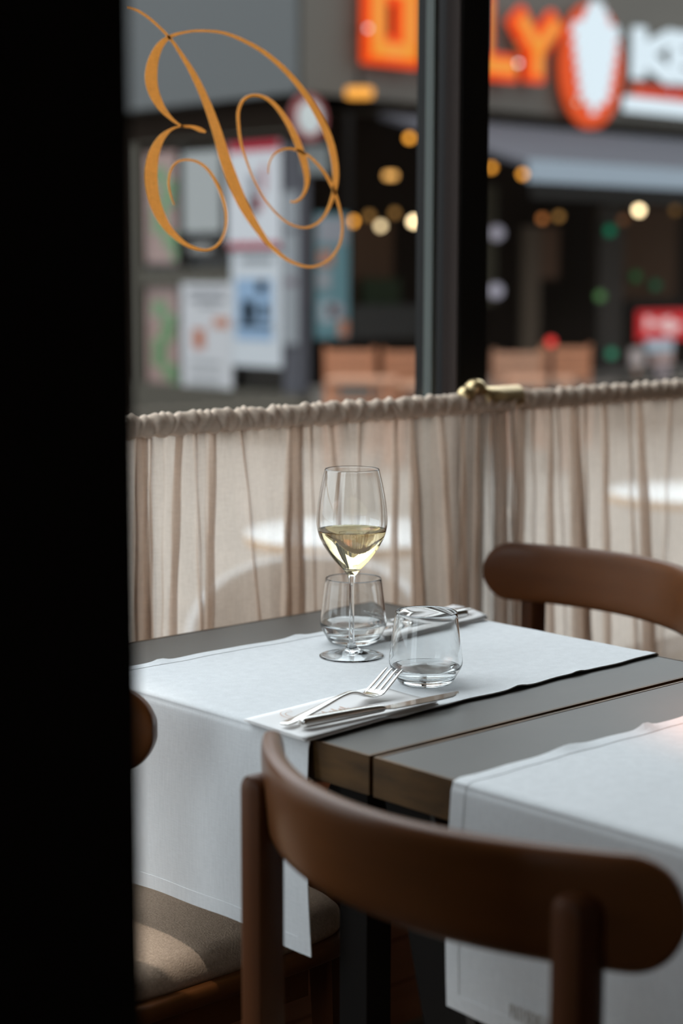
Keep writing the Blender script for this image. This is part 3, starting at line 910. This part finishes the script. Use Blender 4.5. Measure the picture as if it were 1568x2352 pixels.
poster('white and blue poster with a red dot below the red banded one', 'L', (660, 578, 546, 838), (172, 180, 190),
       [(640, 590, 568, 606, (110, 116, 124)), (640, 640, 556, 780, (120, 146, 176)), (626, 645, 604, 672, (160, 50, 60)), (600, 690, 572, 740, (90, 122, 160)), (630, 700, 612, 730, (84, 116, 150)), (644, 745, 562, 752, (176, 184, 192))])
poster('white poster with brown leaf drawings at the lower left', 'L', (546, 650, 432, 930), (170, 174, 182),
       [(530, 664, 448, 672, (112, 116, 124)), (532, 684, 450, 692, (112, 116, 124)), (484, 755, 458, 800, (150, 96, 76)), (540, 730, 504, 752, (156, 110, 92)), (516, 700, 470, 706, (120, 124, 130)), (520, 830, 450, 836, (134, 138, 144)), (520, 856, 450, 862, (134, 138, 144)), (520, 880, 450, 886, (134, 138, 144))])
poster('plain pale sheet in the upper left shop window', 'L', (520, 345, 436, 535), (142, 148, 152), [(500, 560, 450, 580, (120, 122, 124))])
poster('teal poster with an orange corner on the shop corner', 'R', (712, 490, 788, 776), (88, 122, 132),
       [(716, 500, 782, 560, (128, 132, 142)), (718, 575, 752, 610, (150, 108, 96)), (716, 620, 746, 664, (130, 134, 142)), (720, 690, 756, 740, (140, 150, 160)), (764, 735, 786, 772, (160, 110, 90)), (738, 700, 772, 724, (146, 130, 140))])
poster('narrow white notice on the grey corner post', 'L', (697, 440, 664, 790), (126, 132, 140), [(694, 520, 668, 535, (90, 92, 100)), (694, 640, 668, 655, (100, 90, 100))])
poster('pale grey plate under the round sign', 'R', (684, 332, 742, 402), (116, 124, 128), [(690, 348, 736, 354, (90, 94, 98))])
# round red-rimmed sign
rs = thing('round_sign', 'round white sign with a dark red rim on the building corner', 'sign')
c0 = R_(705, 271, YF - .25)
def disc(name, c, r, th, m, parent, n=40):
    bm = bmesh.new()
    A = [bm.verts.new((c.x + r * math.cos(2 * PI * i / n), c.y, c.z + r * math.sin(2 * PI * i / n))) for i in range(n)]
    B = [bm.verts.new((v.co.x, c.y - th, v.co.z)) for v in A]
    bm.faces.new(A); bm.faces.new(B[::-1])
    for i in range(n): bm.faces.new([A[i], B[i], B[(i + 1) % n], A[(i + 1) % n]])
    return bmo(name, bm, m, parent)
disc('rim', c0, .205, .03, mat('sign_red', lin((104, 34, 34)), .6), rs)
disc('face', c0 + Vector((0, -.031, 0)), .145, .006, mat('sign_white', lin((150, 152, 150)), .6), rs)
bx('wall_arm', c0.x - .02, c0.x + .02, c0.y, YF - .04, c0.z - .02, c0.z + .02, M['dark'], rs)
# shop interior bits
rb('pillar', 790, 260, 800, 930, M['dark'])
rb('door_frame', 1212, 520, 1245, 905, mat('taupe_wood', lin((70, 60, 50)), .8, spec=.08), .05)
rb('door_frame', 1245, 520, 1292, 640, mat('brown_wood', lin((68, 50, 38)), .8, spec=.08), .06)
rb('stone_column', 1380, 470, 1425, 905, mat('dim_stone', lin((54, 50, 46)), .8, spec=.08), .0)
rb('back_panel', 1425, 470, 1600, 690, mat('brown_back', lin((64, 46, 33)), .8, spec=.08), .3)
rb('counter', 1440, 690, 1640, 720, M['dark'], -.02)
rb('shop_panel', 1118, 425, 1155, 700, mat('olive_panel', lin((56, 52, 42)), .8, spec=.08), .1)
rb('stall_riser', 700, 888, 1640, 925, mat('grey_riser', lin((84, 78, 72)), .8), -.25, .3)
rb('shutter', 990, 700, 800, 780, mat('shutter_grey', lin((40, 38, 36)), .8, spec=.08), .0)
rb('inner_wall', 800, 500, 1000, 700, mat('warm_inner', lin((58, 42, 31)), .9, spec=.08), .6)
rb('shelf_plants', 900, 640, 985, 720, mat('dark_leaf', lin((32, 38, 26)), .9, spec=.08), .4)
rb('poster_strip', 805, 560, 826, 640, mat('red_strip', lin((90, 34, 26)), .9), .35)
for px, py in ((1140, 535), (1138, 668)):
    g = ball('globe_lamp', tuple(R_(px, py, YF - .1)), .075, mat('lilac_glow', (.3, .28, .33), .6, emit=.22, ecol=(.75, .7, .85, 1)))
    tag(g, 'pale lilac globe lamp ' + ('upper' if py < 600 else 'lower') + ' of two beside the mullion', 'lamp')
# glowing sign
def emis(name, col, st):
    return mat(name, (0, 0, 0), .6, emit=st, ecol=tuple(col) + (1,), spec=.1)
E_or, E_ye = emis('orange_red_glow', (1.0, .085, .012), 1.0), emis('amber_glow', (1.0, .36, .05), .95)
E_wh = emis('white_glow', (.80, .91, 1.0), 1.0)
sg = thing('shop_sign', 'illuminated orange and white letters on the fascia opposite', 'sign')
ys = YF - .18
def letter(name, strokes, px0, px1, top, bot, parent, m_out, m_in, wd=.10, win=.045, depth=.08):
    """block letter made of thick strokes; strokes in a 0..1 box mapped on the facade plane"""
    A = hit(px0, (bot[0]), 1, ys); B = hit(px1, bot[1], 1, ys); Tz = hit(px0, top, 1, ys).z
    zb_ = (A.z + B.z) / 2
    W_, H_ = B.x - A.x, Tz - zb_
    for nm, wd_, m_, y0_, dd in ((name, wd, m_out, 0, depth), ('tube_face', win, m_in, -depth * .4, depth)):
        if m_ is None: continue
        bm = bmesh.new()
        for st in strokes:
            P = [Vector((A.x + wd * .5 + u * (W_ - wd), 0, zb_ + wd * .5 + v * (H_ - wd))) for u, v in st]
            for a, b in zip(P[:-1], P[1:]):
                d = (b - a).normalized(); s = Vector((-d.z, 0, d.x)) * wd_ / 2; e = d * wd_ * .5
                q = [a - e + s, a - e - s, b + e - s, b + e + s]
                vv = [bm.verts.new((p.x, ys + y0_ + o_, p.z)) for o_ in (0, -dd) for p in q]
                for f in ((0, 1, 2, 3), (7, 6, 5, 4), (0, 4, 5, 1), (1, 5, 6, 2), (2, 6, 7, 3), (3, 7, 4, 0)): bm.faces.new([vv[i] for i in f])
        o = bmo(nm, bm, m_, parent)
        parent_ = parent
letter('letter_o', [[(0, 0), (0, 1), (1, 1), (1, 0), (0, 0)]], 828, 948, -68, (152, 152), sg, E_or, E_ye, .26, .13)
letter('letter_n', [[(0, 0), (0, 1), (1, 0), (1, 1)]], 966, 1066, -50, (164, 164), sg, E_or, E_ye, .23, .10)
letter('letter_l', [[(0, 1), (0, 0), (1, 0)]], 1076, 1174, -20, (184, 184), sg, E_or, E_ye, .25, .12)
letter('letter_y', [[(0, 1), (.48, .45), (1, 1)], [(.48, .45), (.48, 0)]], 1166, 1272, 22, (190, 190), sg, E_or, E_ye, .24, .11)
letter('letter_k', [[(0, 0), (0, 1)], [(1, 1), (.1, .5), (1, 0)]], 1448, 1532, 62, (184, 184), sg, E_wh, None, .15)
letter('letter_e', [[(1, 1), (0, 1), (0, 0), (1, 0)], [(0, .5), (.9, .5)]], 1534, 1600, 72, (194, 194), sg, E_wh, None, .14)
letter('letter_b', [[(0, 0), (0, 1), (.9, 1), (.9, .5), (0, .5)], [(.9, .5), (.9, 0), (0, 0)]], 1608, 1680, 80, (200, 200), sg, E_wh, None, .14)
a, b = hit(1448, 192, 1, ys), hit(1760, 222, 1, ys)
bx('red_band', a.x, b.x, ys - .05, ys, hit(1448, 222, 1, ys).z, a.z, emis('red_glow', (.85, .07, .02), .7), sg, bevel=.02)
bx('white_band', hit(1430, 240, 1, ys).x, b.x, ys - .06, ys, hit(1440, 256, 1, ys).z, hit(1440, 222, 1, ys).z, E_wh, sg, bevel=.03)
# emblem: white layered cone of meat on a spit over a red-orange disc
eb = thing('sign_emblem', 'glowing white doner spit emblem on an orange disc', 'sign')
ce = hit(1352, 152, 1, ys)
m2 = (hit(1422, 152, 1, ys).x - hit(1282, 152, 1, ys).x) / 2
bm = bmesh.new()
n = 48
A = [bm.verts.new((ce.x + m2 * math.cos(2 * PI * i / n), ys, ce.z + m2 * 1.28 * math.sin(2 * PI * i / n))) for i in range(n)]
B = [bm.verts.new((v.co.x, ys - .05, v.co.z)) for v in A]
bm.faces.new(A); bm.faces.new(B[::-1])
for i in range(n): bm.faces.new([A[i], B[i], B[(i + 1) % n], A[(i + 1) % n]])
bmo('orange_disc', bm, emis('disc_glow', (1.0, .11, .02), .8), eb)
hh_ = [(10, .16), (26, .30), (44, .36), (56, .66), (70, .72), (86, .60), (100, .68), (114, .56), (128, .62), (142, .50), (156, .56), (170, .44), (184, .50), (198, .38), (212, .44), (226, .28), (242, .2)]
for (q0, w0), (q1, w1) in zip(hh_[:-1], hh_[1:]):
    za, zb2 = hit(1350, q0, 1, ys).z, hit(1350, q1 - 2, 1, ys).z
    bx('layer', ce.x - m2 * w0, ce.x + m2 * w0, ys - .12, ys - .05, zb2, za, E_wh, eb, bevel=.02)
bx('spit', ce.x - .03, ce.x + .03, ys - .10, ys - .04, hit(1350, 262, 1, ys).z, hit(1350, 2, 1, ys).z, E_wh, eb, bevel=.01)
# awning
aw = thing('awning', 'grey canvas awning over the shopfront opposite', 'awning')
p1 = R_(870, 255, YF - .12); p2 = R_(1700, 335, YF - .12); yb = YF - 2.3
q1 = hit(1215, 372, 1, yb); q2 = hit(1900, 418, 1, yb)
th_ = Vector((0, 0, -.05))
zt_ = (p1.z + p2.z) / 2; zq = (q1.z)
vs = [(p1.x, YF - .12, zt_), (p2.x + 3, YF - .12, zt_), (q2.x + 3, yb, zq), (q1.x, yb, zq)]
vs += [tuple(Vector(v) + th_) for v in vs]
mk('canvas', vs, [(0, 1, 2, 3), (7, 6, 5, 4), (0, 4, 5, 1), (1, 5, 6, 2), (2, 6, 7, 3), (3, 7, 4, 0)], M['awn'], aw)
bx('front_rail', q1.x, q2.x + 3, yb - .05, yb + .02, zq - .16, zq + .02, M['awn_edge'], aw, bevel=.01)
bx('valance', q1.x + .05, q2.x + 3, yb + .0, yb + .02, zq - .29, zq - .14, mat('dark_valance', lin((26, 24, 22)), .9, spec=.1), aw)
AWZ = zt_ + (zq - zt_) * (.88 / 2.18) - .03   # awning height above the right-hand bulbs
# bulbs
def bulb(px, py, dep, col, st, r=.030, name='light_bulb', label='', grp=None, sz=1, mode='cord'):
    d = FW + RT * ((px - 784) / F_PX) - UP * ((py - 1176) / F_PX)
    p = CAM + d * dep
    if mode == 'cord': p = hit(px, py, 1, YF + .18 if px < 1400 else YF - 1.0)
    elif mode != 'post': p = hit(px, py, 1, mode)
    t = thing(name, label, 'lamp', tuple(p), 0, grp)
    ball('bulb', (0, 0, 0), r, emis('bulb_glow', col, st), t, sz)
    if mode == 'cord':
        lathe('cap', [(0, r + .05), (.013, r + .05), (.015, r - .004), (.012, r - .006), (0, r - .006)], M['dark'], t, 12)
        tube('cord', [(0, 0, r + .045), (0, 0, max((zf + .03 if px < 1400 else AWZ) - p.z, r + .08))], .004, M['dark'], t, 6)
    elif mode == 'post':
        tube('post', [(0, 0, -r), (0, 0, ZST - p.z)], .02, M['dark'], t, 8)
    else:
        tube('wall_arm', [(0, r * .5, 0), (0, r * .5 + .02, 0), (0, YF - .095 - p.y if p.z > zf else max(r * 1.6, .05), 0)], .006, M['dark'], t, 8)
    return t
WARM = (1.0, .50, .14); AMB = (1.0, .40, .05); CREAM = (1.0, .74, .42)
BL = [(940, 317, 13.2, AMB, 3.2, .034, 'amber bulb by the awning tip'), (1128, 385, 13.0, AMB, 2.6, .034, 'amber bulb half hidden by the mullion'), (1200, 400, 13.0, AMB, 3.0, .034, 'amber bulb under the awning corner'),
      (890, 403, 15, WARM, 1.8, .034, 'peach bulb, left one of the close pair'), (903, 403, 15.2, WARM, 1.8, .034, 'peach bulb, right one of the close pair'),
      (809, 508, 15, AMB, 4.0, .036, 'amber bulb at the left end of the lower row'), (848, 495, 15.5, WARM, .5, .036, 'dim bulb second from the left in the lower row'), (874, 519, 15, CREAM, 3.0, .036, 'cream bulb low in the middle of the lower row'),
      (906, 489, 15.5, WARM, .5, .036, 'dim bulb high in the lower row'), (950, 509, 15, CREAM, 6.5, .040, 'brightest bulb of the lower row'), (962, 509, 15.6, AMB, 1.5, .036, 'amber bulb behind the brightest one'), (1006, 509, 15, CREAM, 5.0, .040, 'cream bulb cut by the edge of the mullion'),
      (1245, 502, 15.5, (1, .35, .1), .8, .036, 'dim orange bulb by the shop door'), (1283, 497, 15.5, WARM, .6, .036, 'dim brown bulb by the shop door'), (1467, 483, 14, CREAM, 6.5, .040, 'bright cream bulb below the awning at right'), (1550, 483, 15.5, WARM, .25, .036, 'faint bulb at the right edge'),
      (1430, 505, 15.5, (1, .4, .15), .2, .036, 'faint brown bulb left of the bright cream one')]
for b_ in BL: bulb(b_[0], b_[1], b_[2], b_[3], b_[4], b_[5], label=b_[6] + ' across the street', grp='warm bulbs across the street')
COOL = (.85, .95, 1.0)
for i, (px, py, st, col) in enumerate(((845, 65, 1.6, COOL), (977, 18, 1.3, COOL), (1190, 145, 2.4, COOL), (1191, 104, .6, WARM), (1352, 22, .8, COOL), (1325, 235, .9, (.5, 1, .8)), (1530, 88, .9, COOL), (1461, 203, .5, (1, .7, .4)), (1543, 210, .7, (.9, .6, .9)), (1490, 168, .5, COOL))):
    bulb(px, py, 9.0, col, st, .020, 'reflection_bulb', ['top left', 'top edge', 'brightest', 'orange', 'spit top', 'greenish', 'upper white', 'peach', 'lilac', 'small white'][i] + ' bulb standing in for a lamp reflection in the window glass', 'added bulbs standing in for pane reflections', mode=YF - .33)  # emissive bulbs standing in for lamp reflections in the pane
gl = bulb(1265, 785, 14, (.9, .05, .04), 1.3, .036, 'signal_lamp', 'small red lamp above the terrace chairs', mode='post')
for i, (px, py, col, st) in enumerate(((1400, 530, (0, .5, .25), .35), (1378, 680, (.3, .7, .25), .3), (1404, 812, (.1, .7, .4), .35), (1460, 635, (.05, .35, .12), .25), (1505, 655, (.03, .4, .2), .22))):
    bulb(px, py, 15.3, col, st, .05, 'green_lamp', ['upper emerald', 'middle green', 'low green', 'dim green', 'dark teal'][i] + ' light inside the dark shop', 'green lights in the shop', mode=YF - .10 if px < 1440 else YF + .24)
la = thing('ceiling_lamp', 'flat amber lamp under the fascia at the shop corner', 'lamp')
pa_ = R_(825, 213, YF - .4)
lathe('lamp_shade', [(0, -.04), (.115, -.04), (.125, -.03), (.125, .03), (.115, .04), (0, .04)], emis('lamp_amber', (1.0, .42, .07), 1.3), la, 32, loc=(pa_.x, pa_.y, pa_.z))
tube('lamp_stem', [(pa_.x, pa_.y, pa_.z + .04), (pa_.x, pa_.y, zf + .2)], .02, M['dark'], la, 8)
lb2 = thing('lit_shelf', 'amber lit strip under the fascia at the right edge', 'lamp')
a, b = R_(1535, 270), R_(1700, 308)
bx('glow_panel', a.x, b.x, YF - .06, YF - .03, b.z, a.z, emis('amber_strip', (1.0, .38, .04), .28), lb2)
# red oval board with white flourish, paper stack
rd = thing('red_board', 'rounded red advertising board with white flourish', 'sign')
a, b = R_(1462, 714, YF - 1.0), R_(1582, 778, YF - 1.0)
bx('board', a.x, b.x, YF - 1.04, YF - 1.0, b.z, a.z, emis('red_board_glow', (.70, .03, .035), .75), rd, bevel=.03)
for i in range(7):
    px = 1482 + i * 12
    A = R_(px, 757 - 10 * math.sin(i * 1.1), YF - 1.05); B = R_(px + 11, 735 - 8 * math.cos(i * 1.7), YF - 1.05)
    bx('flourish', A.x, B.x, YF - 1.06, YF - 1.04, A.z, B.z, emis('pale_glow', (.95, .62, .62), .8), rd, bevel=.004)
mb = thing('menu_stand', 'pale menu display below the red board', 'menu')
for i, (a0, b0, a1, b1, col) in enumerate(((1486, 780, 1545, 806, (140, 150, 158)), (1450, 800, 1490, 840, (142, 128, 124)), (1496, 810, 1566, 836, (150, 124, 118)), (1462, 842, 1500, 864, (146, 110, 88)), (1508, 842, 1580, 872, (138, 122, 124)))):
    a, b = R_(a0, b0, YF - 1.2 + i * .06), R_(a1, b1, YF - 1.2)
    bx('menu_card', a.x, b.x, YF - 1.2 + i * .06, YF - 1.17 + i * .06, b.z, a.z, mat('menu_card', lin(col), .7), mb, bevel=.01)
a, b = R_(1450, 870, YF - 1.0), R_(1580, 872, YF - 1.0)
bx('stand', a.x, b.x, YF - 1.1, YF - .8, ZST, a.z, M['dark'], mb)

# slatted folding chairs on the terrace opposite
M['slat'] = mat('orange_brown_slats', lin((150, 96, 66)), .6, var=.1, vscale=8)
M['slat2'] = mat('pale_brown_slats', lin((146, 104, 80)), .6, var=.1, vscale=8)
def slat_chair(label, px, top_py, dep, rz, m):
    d = FW + RT * ((px - 784) / F_PX) - UP * ((top_py - 1176) / F_PX)
    p = CAM + d * dep
    zt_ = p.z - ZST
    t = thing('slatted_chair', label, 'chair', (p.x, p.y, ZST), rz, 'slatted terrace chairs across the street')
    for s_ in (-1, 1):
        hexa('side_rail', [(s_ * .21 - .018, .22, 0), (s_ * .21 + .018, .22, 0), (s_ * .21 + .018, .25, 0), (s_ * .21 - .018, .25, 0)], [(s_ * .21 - .018, -.02, zt_), (s_ * .21 + .018, -.02, zt_), (s_ * .21 + .018, .01, zt_), (s_ * .21 - .018, .01, zt_)], m, t)
        hexa('leg', [(s_ * .19 - .015, -.20, 0), (s_ * .19 + .015, -.20, 0), (s_ * .19 + .015, -.17, 0), (s_ * .19 - .015, -.17, 0)], [(s_ * .19 - .015, .36, .45), (s_ * .19 + .015, .36, .45), (s_ * .19 + .015, .39, .45), (s_ * .19 - .015, .39, .45)], m, t)
    for i in range(5):
        z = zt_ - .03 - i * .062; k = z / zt_
        bx('back_slat', -.20, .20, .22 * (1 - k) - .03, .22 * (1 - k) - .012, z - .052, z, m, t)
    for i in range(6): bx('seat_slat', -.19, .19, .06 + i * .062, .06 + i * .062 + .05, .44, .456, m, t)
    return t
for (px, py, dp, rz, lab, m) in ((803, 797, 15.5, -.80, 'orange slatted chair left of all, below the teal poster', M['slat']), (935, 800, 16.2, -.70, 'orange slatted chair middle one before the dark shutter', M['slat']), (1030, 822, 15.0, -.9, 'slatted chair mostly behind the window mullion', M['slat']),
                             (1188, 802, 16.0, -.72, 'pale brown slatted chair just right of the mullion', M['slat2']), (1300, 790, 16.3, -.9, 'brown slatted chair in shade beside the red lamp', M['slat'])):
    slat_chair(lab, px, py, dp, rz, m)
for (px, py, dp, lab) in ((830, 868, 14.5, 'low terrace table among the orange chairs'), (985, 880, 14.6, 'low terrace table right of the orange chairs'), (1240, 868, 14.5, 'low terrace table before the pale slatted chair')):
    d = FW + RT * ((px - 784) / F_PX) - UP * ((py - 1176) / F_PX); p = CAM + d * dp
    t = thing('terrace_table', lab, 'table', (p.x, p.y, ZST), .7, 'terrace tables across the street')
    zz = p.z - ZST
    for i in range(7): bx('table_slat', -.27, .27, -.27 + i * .078, -.27 + i * .078 + .07, zz - .03, zz, M['slat2'], t)
    for s_, u_ in ((-1, -1), (-1, 1), (1, -1), (1, 1)): bx('leg', s_ * .23 - .02, s_ * .23 + .02, u_ * .23 - .02, u_ * .23 + .02, 0, zz - .03, M['slat'], t)

# own terrace just outside: two round white tables and a woven armchair
M['white_top'] = mat('white_table_top', (.80, .82, .82), .35)
M['ply'] = mat('plywood_edge', lin((190, 150, 108)), .6)
def round_table(label, px, py, r, z):
    c = hit(px, py, 2, ZST + z)
    t = thing('round_table', label, 'table', (c.x, c.y, ZST), 0, 'round terrace tables outside')
    lathe('table_top', [(0, z - .004), (r - .002, z - .004), (r, z - .002), (r, z), (0, z + .001)], M['white_top'], t, 64)
    lathe('table_edge', [(0, z - .034), (r - .004, z - .034), (r - .001, z - .030), (r - .001, z - .006), (0, z - .006)], M['ply'], t, 64)
    lathe('pedestal', [(0, .012), (.026, .012), (.024, z - .034), (0, z - .034)], M['awn_edge'], t, 20)
    lathe('foot', [(0, 0), (.22, 0), (.22, .012), (.05, .022), (0, .022)], M['awn_edge'], t, 40)
round_table('white round terrace table seen through the curtain behind the wine glass', 815, 1222, .355, .745)
round_table('white round terrace table seen through the curtain at the right edge', 1600, 1130, .34, .745)
wc = thing('woven_armchair', 'round woven armchair with white rim seen through the left curtain', 'chair')
ctr = hit(705, 1610, 2, ZST + .45)
M['wicker'] = mat('taupe_weave', (.13, .10, .08), .8, bump=.8, bscale=90)
M['rimw'] = mat('white_rim', (.5, .51, .52), .5)
zTop = hit(705, 1325, 1, ctr.y).z
vs, fs = [], []
n = 48
R0 = .31
rimp = []
for i in range(n + 1):
    a = -PI * .15 + (PI * 1.3) * i / n
    hz = ZST + .45 + (zTop - ZST - .45) * max(0, math.sin((a + PI * .15) / 1.3)) ** .6
    for k_ in range(9):
        u = k_ / 8
        r = R0 * (.86 + .14 * u)
        vs.append((ctr.x + r * math.cos(a - .8), ctr.y + r * math.sin(a - .8), ZST + .30 + (hz - ZST - .30) * u))
    rimp.append((ctr.x + R0 * math.cos(a - .8), ctr.y + R0 * math.sin(a - .8), hz))
for i in range(n):
    for k_ in range(8): fs.append([i * 9 + k_, (i + 1) * 9 + k_, (i + 1) * 9 + k_ + 1, i * 9 + k_ + 1])
o = mk('woven_shell', vs, fs, M['wicker'], wc, smooth=True)
md = o.modifiers.new('t', 'SOLIDIFY'); md.thickness = .012
tube('rim', rimp, .013, M['rimw'], wc, 10)
lathe('seat', [(0, ZST + .40), (.27, ZST + .40), (.28, ZST + .42), (.27, ZST + .45), (0, ZST + .455)], M['wicker'], wc, 40, loc=(ctr.x, ctr.y, 0))
for k_ in range(4):
    a = .5 + k_ * PI / 2
    tube('leg', [(ctr.x + .20 * math.cos(a), ctr.y + .20 * math.sin(a), ZST + .40), (ctr.x + .27 * math.cos(a), ctr.y + .27 * math.sin(a), ZST)], .012, M['rimw'], wc, 8)

# ------------------------------------------------------------------ lamps inside (out of the frame)
def pendant(label, x, y, z, energy, col, cone=2.0):
    t = thing('pendant_lamp', label, 'lamp', (x, y, z))
    lathe('lamp_shade', [(.02, .10), (.05, .09), (.11, 0), (.115, 0), (.055, .095), (.02, .106)], M['steel_black'], t, 32)
    ball('bulb', (0, 0, .03), .03, emis('pendant_glow', (1, .6, .3), 8), t)
    tube('cord', [(0, 0, .10), (0, 0, 3.6 - z)], .003, M['steel_black'], t, 6)
    l = lamp('pendant_light', 'SPOT', (x, y, z - .01), energy, col, shadow_soft_size=.05, spot_size=cone, spot_blend=1.0)
    l.parent = t; l.matrix_parent_inverse = Matrix(); l.location = (0, 0, -.01)
    return t
pendant('black pendant lamp above the nearest table', .50, -.27, 1.7, 60, (1.0, .42, .24), cone=.62)
pendant('black pendant lamp added unseen at the back of the room for warm fill', -2.2, -3.2, 2.2, 60, (1.0, .72, .48))  # added behind the camera as warm fill
pendant('black pendant lamp added unseen at the right of the room for warm fill', 2.6, -2.6, 2.2, 60, (1.0, .72, .48))  # second added fill lamp, also out of view

# unseen ceiling spot, added to brighten the chair seat at the left
sp = thing('added_spotlight', 'small black ceiling spotlight added out of view to brighten the left chair seat', 'lamp', (-.75, .25, 3.1))
lathe('added_spot_can', [(0, .10), (.035, .10), (.04, .09), (.04, 0), (.036, 0), (.034, .06), (0, .06)], M['steel_black'], sp, 28)
tube('added_spot_stem', [(0, 0, .10), (0, 0, .50)], .008, M['steel_black'], sp, 10)
l = lamp('added_spot_light', 'SPOT', (0, 0, 0), 120, (1.0, .95, .88), shadow_soft_size=.03, spot_size=.19, spot_blend=.8)
l.parent = sp; l.location = (0, 0, 0)
l.rotation_euler = (Vector((-.125, .40, .46)) - Vector((-.75, .25, 3.1))).to_track_quat('-Z', 'Y').to_euler()
